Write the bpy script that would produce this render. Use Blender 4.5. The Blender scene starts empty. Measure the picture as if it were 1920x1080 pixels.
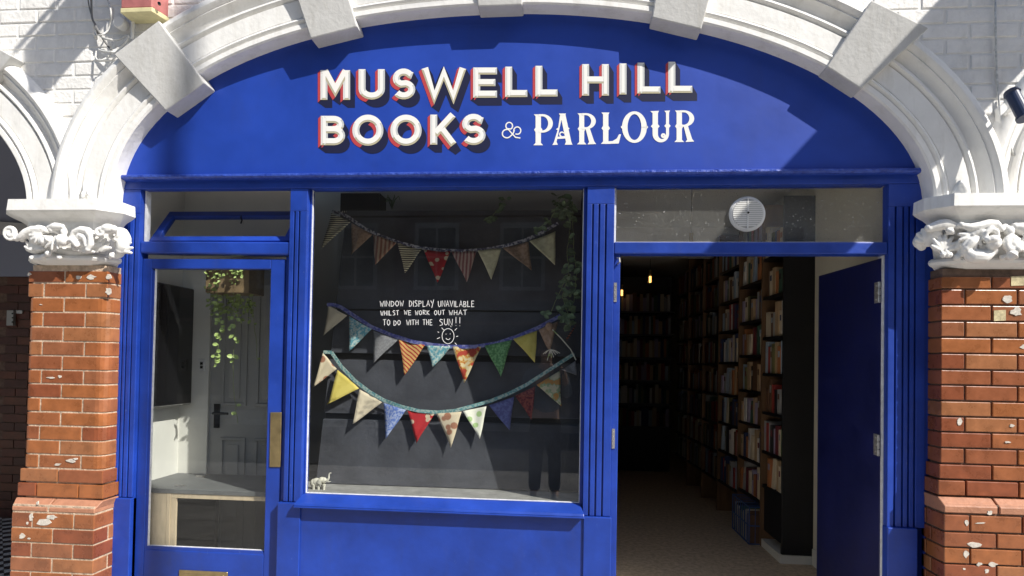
import bpy, bmesh, math, random
from mathutils import Vector, Matrix
random.seed(7)
R = math.radians
scn = bpy.context.scene
COL = scn.collection

# ------------------------------------------------------------------ camera
F_PX, CY_PX = 1150.0, 658.0
CAM = Vector((0.0, -3.05, 1.42))
yaw, pit, rol = R(-4.9), R(1.1), R(-0.974)
fw = Vector((math.sin(yaw)*math.cos(pit), math.cos(yaw)*math.cos(pit), math.sin(pit)))
rt = Vector((math.cos(yaw), -math.sin(yaw), 0)); dn = fw.cross(rt)
r2 = math.cos(rol)*rt + math.sin(rol)*dn
d2 = -math.sin(rol)*rt + math.cos(rol)*dn
cam_d = bpy.data.cameras.new('camera'); cam = bpy.data.objects.new('camera', cam_d); COL.objects.link(cam)
m3 = Matrix((r2, -d2, -fw)).transposed()
cam.matrix_world = Matrix.Translation(CAM) @ m3.to_4x4()
cam_d.sensor_width = 36; cam_d.lens = F_PX/1920*36; cam_d.shift_y = (CY_PX-540)/1920
cam_d.clip_start = 0.02; cam_d.clip_end = 300
scn.camera = cam

# ------------------------------------------------------------------ world, sun, exposure
SUN = Vector((1.5, -1.0, 1.68)).normalized()      # towards the sun
el = math.asin(SUN.z); az = math.atan2(SUN.x, SUN.y)
w = bpy.data.worlds.new('World'); scn.world = w; w.use_nodes = True
nt = w.node_tree; nt.nodes.clear()
sky = nt.nodes.new('ShaderNodeTexSky'); sky.sky_type = 'NISHITA'; sky.sun_disc = False
sky.sun_elevation = el; sky.sun_rotation = az
bg = nt.nodes.new('ShaderNodeBackground'); bg.inputs[1].default_value = 0.12
wo = nt.nodes.new('ShaderNodeOutputWorld')
nt.links.new(sky.outputs[0], bg.inputs[0]); nt.links.new(bg.outputs[0], wo.inputs[0])
sd = bpy.data.lights.new('sun', 'SUN'); sd.energy = 5.0; sd.angle = R(0.5); sd.color = (1, .955, .88)
so = bpy.data.objects.new('sun', sd); COL.objects.link(so); so.location = (8, -8, 12)
so.rotation_euler = (-SUN).to_track_quat('-Z', 'Y').to_euler()
scn.view_settings.view_transform = 'Standard'; scn.view_settings.look = 'None'
scn.view_settings.exposure = 0.45; scn.view_settings.gamma = 1.0
scn.view_settings.use_curve_mapping = False
scn.cycles.max_bounces = 10; scn.cycles.transparent_max_bounces = 12

# ------------------------------------------------------------------ survey: photo point -> point on a real plane
def ray(u, v): return (u-960)/F_PX*r2 + (v-CY_PX)/F_PX*d2 + fw
def at(u, v, Y):
    d = ray(u, v); return CAM + d*((Y-CAM.y)/d.y)
def X(u, v, Y): return at(u, v, Y).x
def Z(u, v, Y): return at(u, v, Y).z

# ------------------------------------------------------------------ materials
MATS = {}
def mat(name, col, rough=.5, spec=.5, metal=0, var=0.0, vscale=8.0, bump=0.0, bscale=40.0, col2=None, coat=0, emit=None, estr=0, coords='Object', stretch=None, detail=4, wear=None, grime=None):
    if name in MATS: return MATS[name]
    m = bpy.data.materials.new(name); m.use_nodes = True; t = m.node_tree; b = t.nodes['Principled BSDF']
    b.inputs['Base Color'].default_value = (*col, 1); b.inputs['Roughness'].default_value = rough
    b.inputs['Specular IOR Level'].default_value = spec; b.inputs['Metallic'].default_value = metal
    if coat: b.inputs['Coat Weight'].default_value = coat; b.inputs['Coat Roughness'].default_value = .15
    if emit: b.inputs['Emission Color'].default_value = (*emit, 1); b.inputs['Emission Strength'].default_value = estr
    if var or bump:
        tc = t.nodes.new('ShaderNodeTexCoord'); src = tc.outputs[coords]
        if stretch:
            mp = t.nodes.new('ShaderNodeMapping'); mp.inputs['Scale'].default_value = stretch
            t.links.new(src, mp.inputs['Vector']); src = mp.outputs[0]
    if var:
        n = t.nodes.new('ShaderNodeTexNoise'); n.inputs['Scale'].default_value = vscale; n.inputs['Detail'].default_value = detail
        n.inputs['Roughness'].default_value = .65
        t.links.new(src, n.inputs['Vector'])
        c = t.nodes.new('ShaderNodeValToRGB')
        lo = col2 if col2 else tuple(x*(1-var) for x in col); hi = tuple(min(1, x*(1+var*.5)) for x in col) if not col2 else col
        c.color_ramp.elements[0].position = .32; c.color_ramp.elements[0].color = (*lo, 1)
        c.color_ramp.elements[1].position = .68; c.color_ramp.elements[1].color = (*hi, 1)
        t.links.new(n.outputs[0], c.inputs[0]); t.links.new(c.outputs[0], b.inputs['Base Color'])
        rr = t.nodes.new('ShaderNodeMapRange'); rr.inputs[3].default_value = max(.05, rough-.1); rr.inputs[4].default_value = min(1, rough+.12)
        t.links.new(n.outputs[0], rr.inputs[0]); t.links.new(rr.outputs[0], b.inputs['Roughness'])
    def layer(col_, scale, lo, hi, amt, st):
        mp = t.nodes.new('ShaderNodeMapping'); mp.inputs['Scale'].default_value = st; t.links.new(src, mp.inputs['Vector'])
        n = t.nodes.new('ShaderNodeTexNoise'); n.inputs['Scale'].default_value = scale; n.inputs['Detail'].default_value = 6; n.inputs['Roughness'].default_value = .7
        t.links.new(mp.outputs[0], n.inputs['Vector'])
        mr = t.nodes.new('ShaderNodeMapRange'); mr.inputs[1].default_value = lo; mr.inputs[2].default_value = hi; mr.inputs[3].default_value = 0; mr.inputs[4].default_value = amt
        t.links.new(n.outputs[0], mr.inputs[0])
        mx = t.nodes.new('ShaderNodeMix'); mx.data_type = 'RGBA'; t.links.new(mr.outputs[0], mx.inputs[0])
        old = b.inputs['Base Color'].links[0].from_socket; t.links.new(old, mx.inputs[6]); mx.inputs[7].default_value = (*col_, 1); t.links.new(mx.outputs[2], b.inputs['Base Color'])
    if var and wear: layer(*wear)
    if var and grime: layer(*grime)
    if bump:
        n2 = t.nodes.new('ShaderNodeTexNoise'); n2.inputs['Scale'].default_value = bscale; n2.inputs['Detail'].default_value = 5
        t.links.new(src, n2.inputs['Vector'])
        bp = t.nodes.new('ShaderNodeBump'); bp.inputs['Strength'].default_value = bump; bp.inputs['Distance'].default_value = .01
        t.links.new(n2.outputs[0], bp.inputs['Height']); t.links.new(bp.outputs[0], b.inputs['Normal'])
    MATS[name] = m; return m

BLUE = mat('blue gloss paint', (.012, .050, .34), .40, .5, var=.30, vscale=3, bump=.14, bscale=26, wear=((.10, .16, .42), 34, .66, .74, .7, (1, 1, .6)), grime=((.035, .05, .16), 5, .52, .78, .3, (2.5, 2.5, .5)))
BLUE_OLD = mat('blue weathered paint', (.045, .10, .48), .42, .5, var=.55, vscale=40, bump=.7, bscale=60, col2=(.010, .035, .28))
BLUE_PANEL = mat('blue matt sign paint', (.013, .053, .36), .5, .35, var=.20, vscale=2.2, bump=.08, bscale=14, wear=((.10, .16, .42), 45, .70, .76, .6, (1, 1, 1)), grime=((.03, .05, .19), 3, .52, .78, .25, (1.5, 1.5, .7)))
WHITE = mat('white masonry paint', (.81, .80, .77), .65, .3, var=.07, vscale=5, bump=.22, bscale=34, wear=((.50, .47, .42), 22, .66, .74, .55, (1, 1, .7)), grime=((.56, .54, .49), 6, .52, .74, .55, (2.2, 2.2, .45)))
WHITE_BRICK = mat('white painted brick', (.81, .795, .765), .7, .3, var=.10, vscale=9, bump=.5, bscale=42, grime=((.52, .50, .46), 6, .52, .74, .5, (2, 2, .6)))
STONE = mat('grey white painted stone', (.57, .565, .545), .75, .25, var=.08, vscale=7, bump=.22, bscale=44, wear=((.36, .34, .30), 26, .66, .74, .5, (1, 1, .7)), grime=((.40, .385, .35), 6, .5, .74, .6, (2.2, 2.2, .5)))
BRICKS = [mat('glazed brick %s' % n, c, .28, .5, var=.30, vscale=11, bump=.12, bscale=22) for n, c in
          (('orange', (.310, .106, .040)), ('rust', (.270, .088, .037)), ('tan', (.330, .132, .055)), ('red', (.240, .070, .030)), ('brown', (.285, .106, .048)), ('amber', (.325, .112, .038)))]
PLINTHB = mat('pink worn brick', (.42, .195, .115), .55, .4, var=.2, vscale=14, bump=.3, bscale=50)
MORTAR = mat('pale mortar', (.54, .41, .30), .9, .1, var=.35, vscale=30, bump=.6, bscale=80)
MORTAR_D = mat('dark mortar', (.16, .11, .085), .9, .1, var=.4, vscale=30)
BLACK = mat('black paint', (.012, .012, .014), .5, .4, var=.3, vscale=6)
BLACKBOARD = mat('charcoal board', (.060, .063, .076), .62, .3, var=.25, vscale=5, bump=.2, bscale=30)
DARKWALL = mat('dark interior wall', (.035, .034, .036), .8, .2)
CREAM = mat('cream wall paint', (.74, .70, .58), .8, .2, var=.06, vscale=3)
OFFWHITE = mat('off white plaster', (.72, .71, .66), .8, .2, var=.06, vscale=4)
CEIL = mat('grey ceiling', (.82, .81, .78), .85, .2)
CARPET = mat('brown carpet', (.62, .50, .37), .95, .05, var=.3, vscale=30, bump=.5, bscale=150)
WOOD = mat('brown shelf wood', (.20, .115, .060), .55, .3, var=.35, vscale=12, stretch=(1, 1, .15))
PLY = mat('pale plywood', (.62, .50, .34), .6, .3, var=.14, vscale=10, stretch=(4, 4, 1))
SLATE = mat('dark grey bench top', (.14, .145, .145), .55, .4, var=.2, vscale=9)
BRASS = mat('aged brass', (.42, .32, .16), .38, .5, .85, var=.25, vscale=16)
STEEL = mat('worn steel', (.55, .53, .50), .4, .5, .8, var=.3, vscale=60)
PUTTY = mat('white glazing putty', (.72, .73, .74), .6, .3, var=.2, vscale=30)
PLASTIC_W = mat('white plastic', (.70, .70, .68), .45, .4, var=.05)
PLASTIC_K = mat('black plastic', (.008, .008, .009), .08, .3)
NAVY = mat('navy metal', (.018, .030, .075), .4, .5)
ALARM_R = mat('faded red plastic', (.42, .15, .14), .5, .4, var=.2, vscale=20)
ALARM_Y = mat('cream yellow plastic', (.66, .60, .34), .5, .4, var=.15, vscale=20)
CABLE = mat('white painted cable', (.62, .62, .60), .6, .3, var=.3, vscale=50)
CABLE_D = mat('grey cable', (.16, .16, .16), .6, .3)
LEAF = mat('lime green leaf', (.40, .52, .17), .5, .4, var=.35, vscale=30)
LEAF_D = mat('dull green leaf', (.17, .24, .13), .6, .3, var=.4, vscale=30)
STEM = mat('pale green stem', (.25, .30, .12), .6, .3)
ELE = mat('ivory resin', (.66, .64, .54), .5, .4, var=.15, vscale=40)
CHIP = mat('chipped white paint', (.62, .57, .50), .8, .2, var=.3, vscale=60)
STICK = mat('yellowed sticker', (.55, .47, .28), .6, .3, var=.4, vscale=50)
INK = mat('white paint pen', (.85, .85, .84), .7, .2)
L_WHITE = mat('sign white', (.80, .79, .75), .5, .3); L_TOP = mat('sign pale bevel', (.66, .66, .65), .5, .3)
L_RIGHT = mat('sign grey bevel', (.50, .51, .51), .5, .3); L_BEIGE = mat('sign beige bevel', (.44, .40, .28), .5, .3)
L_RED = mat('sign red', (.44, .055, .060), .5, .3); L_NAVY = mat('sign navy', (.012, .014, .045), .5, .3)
PAVE = mat('paving stone', (.42, .40, .37), .85, .2, var=.25, vscale=4, bump=.4, bscale=60)
ASPH = mat('asphalt', (.075, .073, .070), .9, .2, var=.3, vscale=40, bump=.4, bscale=120)
OPP = mat('buff brick facade', (.20, .15, .115), .85, .2, var=.2, vscale=3)
OPP_W = mat('white stucco trim', (.38, .37, .35), .8, .2)
PORCH = [mat('dark glazed brick %d' % i, c, .4, .4, var=.3, vscale=12) for i, c in enumerate(((.10, .034, .022), (.075, .028, .02), (.12, .045, .026)))]
TILE_B = mat('black floor tile', (.02, .02, .022), .4, .4); TILE_W = mat('white floor tile', (.42, .41, .38), .5, .4)

def glass_mat(name, refl=.045, dust=.02, speck=.0):
    m = bpy.data.materials.new(name); m.use_nodes = True; t = m.node_tree; t.nodes.clear()
    o = t.nodes.new('ShaderNodeOutputMaterial'); tr = t.nodes.new('ShaderNodeBsdfTransparent'); gl = t.nodes.new('ShaderNodeBsdfGlossy')
    gl.inputs['Roughness'].default_value = 0.0; tr.inputs[0].default_value = (.96, .97, .965, 1)
    lw = t.nodes.new('ShaderNodeLayerWeight'); pw = t.nodes.new('ShaderNodeMath'); pw.operation = 'POWER'; pw.inputs[1].default_value = 5
    ma = t.nodes.new('ShaderNodeMath'); ma.operation = 'MULTIPLY_ADD'; ma.inputs[1].default_value = 1-refl; ma.inputs[2].default_value = refl
    t.links.new(lw.outputs['Facing'], pw.inputs[0]); t.links.new(pw.outputs[0], ma.inputs[0])
    mx = t.nodes.new('ShaderNodeMixShader'); t.links.new(ma.outputs[0], mx.inputs[0]); t.links.new(tr.outputs[0], mx.inputs[1]); t.links.new(gl.outputs[0], mx.inputs[2])
    df = t.nodes.new('ShaderNodeBsdfDiffuse'); df.inputs[0].default_value = (.75, .74, .70, 1)
    tc = t.nodes.new('ShaderNodeTexCoord')
    n1 = t.nodes.new('ShaderNodeTexNoise'); n1.inputs['Scale'].default_value = 2.5; n1.inputs['Detail'].default_value = 5
    t.links.new(tc.outputs['Object'], n1.inputs['Vector'])
    r1 = t.nodes.new('ShaderNodeMapRange'); r1.inputs[1].default_value = .3; r1.inputs[2].default_value = .75; r1.inputs[3].default_value = dust*.4; r1.inputs[4].default_value = dust*1.5
    t.links.new(n1.outputs[0], r1.inputs[0]); fac = r1.outputs[0]
    if speck:
        n2 = t.nodes.new('ShaderNodeTexNoise'); n2.inputs['Scale'].default_value = 130; n2.inputs['Detail'].default_value = 1
        t.links.new(tc.outputs['Object'], n2.inputs['Vector'])
        r2_ = t.nodes.new('ShaderNodeMapRange'); r2_.inputs[1].default_value = .70; r2_.inputs[2].default_value = .78; r2_.inputs[3].default_value = 0; r2_.inputs[4].default_value = speck
        t.links.new(n2.outputs[0], r2_.inputs[0])
        ad = t.nodes.new('ShaderNodeMath'); ad.operation = 'ADD'; ad.use_clamp = True
        t.links.new(r1.outputs[0], ad.inputs[0]); t.links.new(r2_.outputs[0], ad.inputs[1]); fac = ad.outputs[0]
    m2 = t.nodes.new('ShaderNodeMixShader'); t.links.new(fac, m2.inputs[0]); t.links.new(mx.outputs[0], m2.inputs[1]); t.links.new(df.outputs[0], m2.inputs[2])
    t.links.new(m2.outputs[0], o.inputs[0]); return m
GLASS = glass_mat('window glass', .036, .0028, 0)
GLASS_DUSTY = glass_mat('dusty window glass', .03, .05, .5)

def cloth(name, c1, c2=None, kind='noise', scale=40, c3=None):
    if name in MATS: return MATS[name]
    m = bpy.data.materials.new(name); m.use_nodes = True; t = m.node_tree; b = t.nodes['Principled BSDF']
    b.inputs['Roughness'].default_value = .9; b.inputs['Specular IOR Level'].default_value = .1
    b.inputs['Base Color'].default_value = (*c1, 1)
    if c2:
        tc = t.nodes.new('ShaderNodeTexCoord'); r = t.nodes.new('ShaderNodeValToRGB'); cr = r.color_ramp
        if kind == 'noise':
            n = t.nodes.new('ShaderNodeTexNoise'); n.inputs['Scale'].default_value = scale; n.inputs['Detail'].default_value = 3; out = n.outputs[0]; lo, hi = .44, .56
        elif kind == 'spot':
            n = t.nodes.new('ShaderNodeTexVoronoi'); n.inputs['Scale'].default_value = scale; out = n.outputs['Distance']; lo, hi = .28, .34
        else:
            n = t.nodes.new('ShaderNodeTexWave'); n.inputs['Scale'].default_value = scale; n.inputs['Distortion'].default_value = 1.0
            n.bands_direction = {'wx': 'X', 'wz': 'Z', 'wd': 'DIAGONAL'}[kind]; out = n.outputs[0]; lo, hi = .4, .6
        t.links.new(tc.outputs['Object'], n.inputs['Vector'])
        cr.elements[0].position = lo; cr.elements[0].color = (*c2, 1); cr.elements[1].position = hi; cr.elements[1].color = (*c1, 1)
        if c3:
            e = cr.elements.new((lo+hi)/2); e.color = (*c3, 1)
        t.links.new(out, r.inputs[0]); t.links.new(r.outputs[0], b.inputs['Base Color'])
    # woven surface lets a little light through
    MATS[name] = m; return m

# ------------------------------------------------------------------ mesh helpers
class MB:
    def __init__(s): s.v = []; s.f = []; s.m = []; s.mi = 0
    def add(s, verts, faces):
        o = len(s.v); s.v += [tuple(p) for p in verts]
        for f in faces: s.f.append(tuple(i+o for i in f)); s.m.append(s.mi)
        return s
    def box(s, x0, x1, y0, y1, z0, z1):
        v = [(x, y, z) for x in (x0, x1) for y in (y0, y1) for z in (z0, z1)]
        return s.add(v, [(0, 1, 3, 2), (4, 6, 7, 5), (0, 4, 5, 1), (2, 3, 7, 6), (0, 2, 6, 4), (1, 5, 7, 3)])
    def prism(s, front, back):   # two matching rings (front seen from -Y, clockwise or not)
        n = len(front); fs = [tuple(range(n)), tuple(range(2*n-1, n-1, -1))]
        fs += [(i, i+n, (i+1) % n+n, (i+1) % n) for i in range(n)]
        return s.add(list(front)+list(back), fs)
    def slab(s, pts, y0, y1):    # outline of (x, z) extruded along Y
        return s.prism([(x, y0, z) for x, z in pts], [(x, y1, z) for x, z in pts])
    def px(s, pts, y0, y1, taper=0):     # outline measured on the photo, laid on the plane Y = y0
        P = [at(u, v, y0) for u, v in pts]
        return s.slab([(p.x, p.z) for p in P], y0, y1)
    def quad(s, pts): return s.add(pts, [tuple(range(len(pts)))])
    def plan(s, pts, z0, z1):    # outline of (x, y) extruded along Z
        return s.prism([(x, y, z0) for x, y in pts], [(x, y, z1) for x, y in pts])
    def tube(s, pts, r, n=8, caps=True, flat=None):
        P = [Vector(p) for p in pts]; rs = r if isinstance(r, (list, tuple)) else [r]*len(P); rings = []
        up = Vector((0, 0, 1)); prev = None
        for i, p in enumerate(P):
            tdir = (P[min(i+1, len(P)-1)]-P[max(i-1, 0)]).normalized()
            if prev is None:
                a = tdir.cross(up); 
                if a.length < .1: a = tdir.cross(Vector((1, 0, 0)))
            else: a = prev-tdir*prev.dot(tdir)
            a.normalize(); prev = a; b = tdir.cross(a)
            rings.append([p+(a*math.cos(2*math.pi*k/n)+b*math.sin(2*math.pi*k/n))*rs[i] for k in range(n)])
        v = [q for g in rings for q in g]; f = []
        for i in range(len(P)-1):
            for k in range(n): f.append((i*n+k, i*n+(k+1) % n, (i+1)*n+(k+1) % n, (i+1)*n+k))
        if caps: f.append(tuple(range(n-1, -1, -1))); f.append(tuple((len(P)-1)*n+k for k in range(n)))
        return s.add(v, f)
    def ball(s, c, rx, ry=None, rz=None, nu=10, nv=7):
        ry = rx if ry is None else ry; rz = rx if rz is None else rz; v = []; f = []
        for j in range(nv+1):
            th = math.pi*j/nv
            for i in range(nu):
                ph = 2*math.pi*i/nu; v.append((c[0]+rx*math.sin(th)*math.cos(ph), c[1]+ry*math.sin(th)*math.sin(ph), c[2]+rz*math.cos(th)))
        for j in range(nv):
            for i in range(nu): f.append((j*nu+i, j*nu+(i+1) % nu, (j+1)*nu+(i+1) % nu, (j+1)*nu+i))
        return s.add(v, f)
    def cyl(s, c, axis, r, h, n=24, r1=None):
        c = Vector(c); a = Vector(axis).normalized(); return s.tube([c, c+a*h], [r, r if r1 is None else r1], n)
    def build(s, name, mats, parent=None, bev=0, smooth=False, seg=1, fix=True):
        me = bpy.data.meshes.new(name); me.from_pydata(s.v, [], s.f)
        ms = mats if isinstance(mats, (list, tuple)) else [mats]
        for m in ms: me.materials.append(m)
        if len(ms) > 1:
            for p, i in zip(me.polygons, s.m): p.material_index = i
        if fix:
            bm = bmesh.new(); bm.from_mesh(me)
            bmesh.ops.recalc_face_normals(bm, faces=bm.faces); bm.to_mesh(me); bm.free()
        if smooth:
            for p in me.polygons: p.use_smooth = True
        me.update()
        o = bpy.data.objects.new(name, me); COL.objects.link(o)
        if parent: o.parent = parent
        if bev:
            md = o.modifiers.new('edge', 'BEVEL'); md.width = bev; md.segments = seg; md.limit_method = 'ANGLE'; md.angle_limit = R(40)
        return o
def thing(name, label, cat, group=None):
    o = bpy.data.objects.new(name, None); COL.objects.link(o); o.empty_display_size = .1
    o['label'] = label; o['category'] = cat
    if group: o['group'] = group
    return o
def tag(o, label, cat, group=None):
    o['label'] = label; o['category'] = cat
    if group: o['group'] = group
    return o
def struct(o): o['kind'] = 'structure'; return o
def stuff(o): o['kind'] = 'stuff'; return o
def rnd(a, b): return random.uniform(a, b)

# ================================================================== SETTING
Yw = .05           # face of the white painted wall
b = MB(); b.box(-12, 12, -5.2, .0, -.30, -.12); pav = struct(b.build('pavement', PAVE))
b = MB(); y = -5.15
while y < -.05:
    x = -5 + rnd(-.3, 0)
    while x < 5:
        wd = rnd(.6, .9); b.box(x, x+wd-.012, y, min(y+.60, -.01)-.012, -.118, -.104); x += wd
    y += .60
b.build('paving_slab', PAVE, pav, bev=.003); stuff(pav.children[0])
b = MB(); b.box(-40, 40, -5.34, -5.2, -.36, -.115); struct(b.build('kerb', PAVE, bev=.01))
b = MB(); b.box(-60, 60, -11.5, -5.34, -.40, -.25); struct(b.build('road', ASPH))
b = MB(); b.box(-60, 60, -14.2, -11.5, -.40, -.12); struct(b.build('far_pavement', PAVE))
b = MB(); b.box(-80, 80, -60, 40, -.6, -.42); struct(b.build('ground', ASPH))
b = MB(); b.box(-1.40, 1.86, .16, 8.2, -.08, 0); struct(b.build('shop_floor', CARPET))
b = MB(); b.box(-2.46, -1.40, .16, 1.0, -.08, 0); struct(b.build('lobby_floor', SLATE))
b = MB(); b.box(.24, 1.62, -.03, .16, -.12, -.004); struct(b.build('door_step', PAVE, bev=.01))

# arch geometry
AX, A_L, A_R, BZ, Z0 = -.37, 2.06, 2.11, 1.02, 2.215
PER = 4.72
def arch_pts(n=72):
    out = []
    for i in range(n+1):
        t = math.pi*(1-i/n); c, s = math.cos(t), math.sin(t)
        if c < 0:
            k = (abs(c)**2.2+s**2.2)**(-1/2.2); out.append(Vector((AX+A_L*c*k, 0, Z0+BZ*s*k)))
        else: out.append(Vector((AX+A_R*c, 0, Z0+BZ*s)))
    return out
AP = arch_pts()
def normals(P):
    N = []
    for i in range(len(P)):
        t = (P[min(i+1, len(P)-1)]-P[max(i-1, 0)]).normalized(); N.append(Vector((-t.z, 0, t.x)))
    N[0] = Vector((-1, 0, 0)); N[-1] = Vector((1, 0, 0)); return N
AN = normals(AP)
def outer_z(x, r):
    best = 2.16
    for dx in (0, -PER+.06, PER):
        Q = [AP[i]+AN[i]*r for i in range(len(AP))]
        for a, c in zip(Q, Q[1:]):
            xa, xc = a.x+dx, c.x+dx
            if xa <= x <= xc and xc > xa: best = max(best, a.z+(c.z-a.z)*(x-xa)/(xc-xa))
    return best

# white spandrel wall with its bricks
wall = thing('painted_brick_wall', 'white painted brick wall above and between the arches', 'wall')
b = MB(); xs = [-7.5+.06*i for i in range(230)]
zz = [outer_z(x, .20) for x in xs]
for i in range(len(xs)-1):
    b.prism([(xs[i], Yw+.004, zz[i]), (xs[i+1], Yw+.004, zz[i+1]), (xs[i+1], Yw+.004, 5.2), (xs[i], Yw+.004, 5.2)],
            [(xs[i], Yw+.1, zz[i]), (xs[i+1], Yw+.1, zz[i+1]), (xs[i+1], Yw+.1, 5.2), (xs[i], Yw+.1, 5.2)])
b.build('mortar_bed', WHITE, wall)
row = 0; zc = 2.42
while zc < 3.75:
    x = -3.7 + (.1125 if row % 2 else 0)
    while x < 3.1:
        x1 = x+.2165
        if min(outer_z(x, .30), outer_z(x1, .30)) < zc+.075 and -3.7 < x < 2.9:
            q = MB(); j = rnd(-.0015, .0015)
            q.box(x+.003, x1-.002, Yw-.001+j, Yw+.03, zc+.003, zc+.069)
            q.build('brick', WHITE_BRICK, wall, bev=.004)
        x += .225
    zc += .075; row += 1
b = MB(); b.box(-9, 8, .30, .5, 3.0, 5.2); b.box(-9, -7.4, .05, .5, -.1, 5.2); b.box(6.3, 8, .05, .5, -.1, 5.2); struct(b.build('upper_wall', OFFWHITE))

# arches
PROF = [(-.004, .125), (-.002, .006), (.006, -.002), (.030, -.002), (.033, .012), (.040, .000), (.050, -.006), (.060, -.002), (.066, .014), (.071, .008),
        (.120, .006), (.162, .006), (.166, .024), (.173, .006), (.183, -.003), (.194, .000), (.201, .018), (.212, .022), (.228, .014), (.243, -.002),
        (.254, -.016), (.262, -.012), (.268, -.022), (.284, -.032), (.303, -.030), (.318, -.018), (.328, .004), (.333, .03), (.334, .12)]
def voussoir(inner_l, inner_r, outer_r, outer_l, yi=-.012, yo=-.052, dx=0, parent=None, dy=0):
    P = [at(*inner_l, yi), at(*inner_r, yi), at(*outer_r, yo), at(*outer_l, yo)]
    c_in = (P[0]+P[1])/2; c_out = (P[2]+P[3])/2; rad = (c_in-c_out); rad.y = 0; rad.normalize()
    for p in P: p.x += dx; p.y += dy
    B = [p.copy() for p in P]
    for p in B: p.y = .13
    q = MB(); q.prism(P, B); o = q.build('arch_block', STONE, parent, bev=.006, seg=2); return o
BL = [((310, 207), (383, 155), (297, 38), (213, 102)), ((582, 72), (670, 50), (631, -80), (537, -62)), ((895.5, 12), (979, 9), (985, -132), (884, -130)),
      ((1222.5, 33), (1315, 55), (1352, -85), (1243, -105)), ((1550, 125), (1615, 167), (1742, 52), (1635, 0))]
def arch(dx, label, dy=0, blocks=(0, 1, 2, 3, 4), rng=None):
    a = thing('arch', label, 'arch', 'white moulded arches over the shopfronts')
    P = [p.copy() for p in AP]; N = AN
    P = [P[0]-Vector((0, 0, .06))]+P+[P[-1]-Vector((0, 0, .06))]; N = [N[0]]+N+[N[-1]]
    n = len(PROF); q = MB(); v = []; f = []
    for p, nn in zip(P, N):
        for r, yy in PROF:
            c = p+nn*r; v.append((c.x+dx, yy+dy, c.z))
    for i in range(len(P)-1):
        for k in range(n-1): f.append((i*n+k, i*n+k+1, (i+1)*n+k+1, (i+1)*n+k))
    q.add(v, f); mo = q.build('moulding', WHITE, a)
    for p in mo.data.polygons: p.use_smooth = True
    es = mo.modifiers.new('split', 'EDGE_SPLIT'); es.split_angle = R(38)
    for k in blocks: voussoir(*BL[k], dx=dx, parent=a, dy=dy)
    return a
main_arch = arch(0, 'wide white moulded arch framing the blue sign, with five plain blocks')
left_arch = arch(-PER+.06, 'white moulded arch cut off by the left edge, over the dark porch', .022)
right_arch = arch(PER, 'white moulded arch cut off by the right edge, behind the navy lamp', .022)

# carved stops at the foot of the main arch
def lump_mesh(name, strokes, parent, org, sc, voxel=.004, m=WHITE, smooth_it=4):
    q = MB()
    for pts, r, yy in strokes:
        P = [at(org[0]+p[0]/sc, org[1]+p[1]/sc, yy) for p in pts]; rr = r/sc/360.0
        if len(P) == 1: q.ball(P[0], rr, rr*.9, rr, 12, 8)
        else:
            dense = []
            for a, c in zip(P, P[1:]):
                for t in range(4): dense.append(a.lerp(c, t/4))
            dense.append(P[-1])
            nn = len(dense); q.tube(dense, [rr*(.62+.5*math.sin(math.pi*(i+.6)/(nn+.4))) for i in range(nn)], 10)
            q.ball(dense[0], rr*.8); q.ball(dense[-1], rr*.8)
    o = q.build(name, m, parent, smooth=True)
    rm = o.modifiers.new('fuse', 'REMESH'); rm.mode = 'VOXEL'; rm.voxel_size = voxel; rm.use_smooth_shade = True
    sm = o.modifiers.new('soft', 'SMOOTH'); sm.iterations = smooth_it; sm.factor = .5
    return o
lump_mesh('carved_stop', [([(870, 10), (862, 60), (872, 120)], 26, -.01), ([(850, 110), (838, 150)], 22, -.02), ([(890, 100), (912, 150)], 22, -.02), ([(870, 150), (868, 215)], 20, -.0), ([(925, 170), (935, 230)], 22, .0)], main_arch, (0, 340), 5.4, .004)
lump_mesh('carved_stop', [([(590, 20), (560, 110), (545, 190)], 34, -.0), ([(610, 30), (640, 90), (630, 170)], 32, -.02), ([(520, 200), (560, 180)], 26, .0), ([(660, 50), (655, 120)], 18, -.01)], main_arch, (1680, 340), 4.908, .004)

# capitals
def capital(name_label, xl, xr, strokes, org, sc):
    c = thing('capital', name_label, 'capital', 'carved white capitals on the piers')
    prof = [(2.226, .06), (2.226, .112), (2.168, .116), (2.160, .108), (2.150, .094), (2.136, .070), (2.124, .056), (2.118, .052),
            (2.06, .046), (2.00, .026), (1.965, .014), (1.955, .014), (1.952, .030), (1.944, .042), (1.932, .046), (1.920, .040), (1.912, .026), (1.904, .012), (1.898, -.01)]
    def ring(z, o):
        ch = .085
        return [(xl-o, .06, z), (xl-o, -o+ch, z), (xl-o+ch, -o, z), (xr+o-ch, -o, z), (xr+o, -o+ch, z), (xr+o, .06, z)]
    q = MB(); v = []; f = []; n = 6
    for z, o in prof: v += ring(z, o)
    for i in range(len(prof)-1):
        for k in range(n): f.append((i*n+k, i*n+(k+1) % n, (i+1)*n+(k+1) % n, (i+1)*n+k))
    f.append(tuple(range(n))); f.append(tuple((len(prof)-1)*n+k for k in range(n)))
    q.add(v, f); q.build('abacus', WHITE, c, bev=.004, seg=2)
    lump_mesh('carving', strokes, c, org, sc, .0034, smooth_it=2)
    return c
def spiral(cx, cy, r0, r1, turns, a0, y0, n=26, sgn=1):
    return [(cx+(r0+(r1-r0)*i/n)*math.cos(a0+sgn*2*math.pi*turns*i/n), cy+(r0+(r1-r0)*i/n)*math.sin(a0+sgn*2*math.pi*turns*i/n)) for i in range(n+1)]
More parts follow.
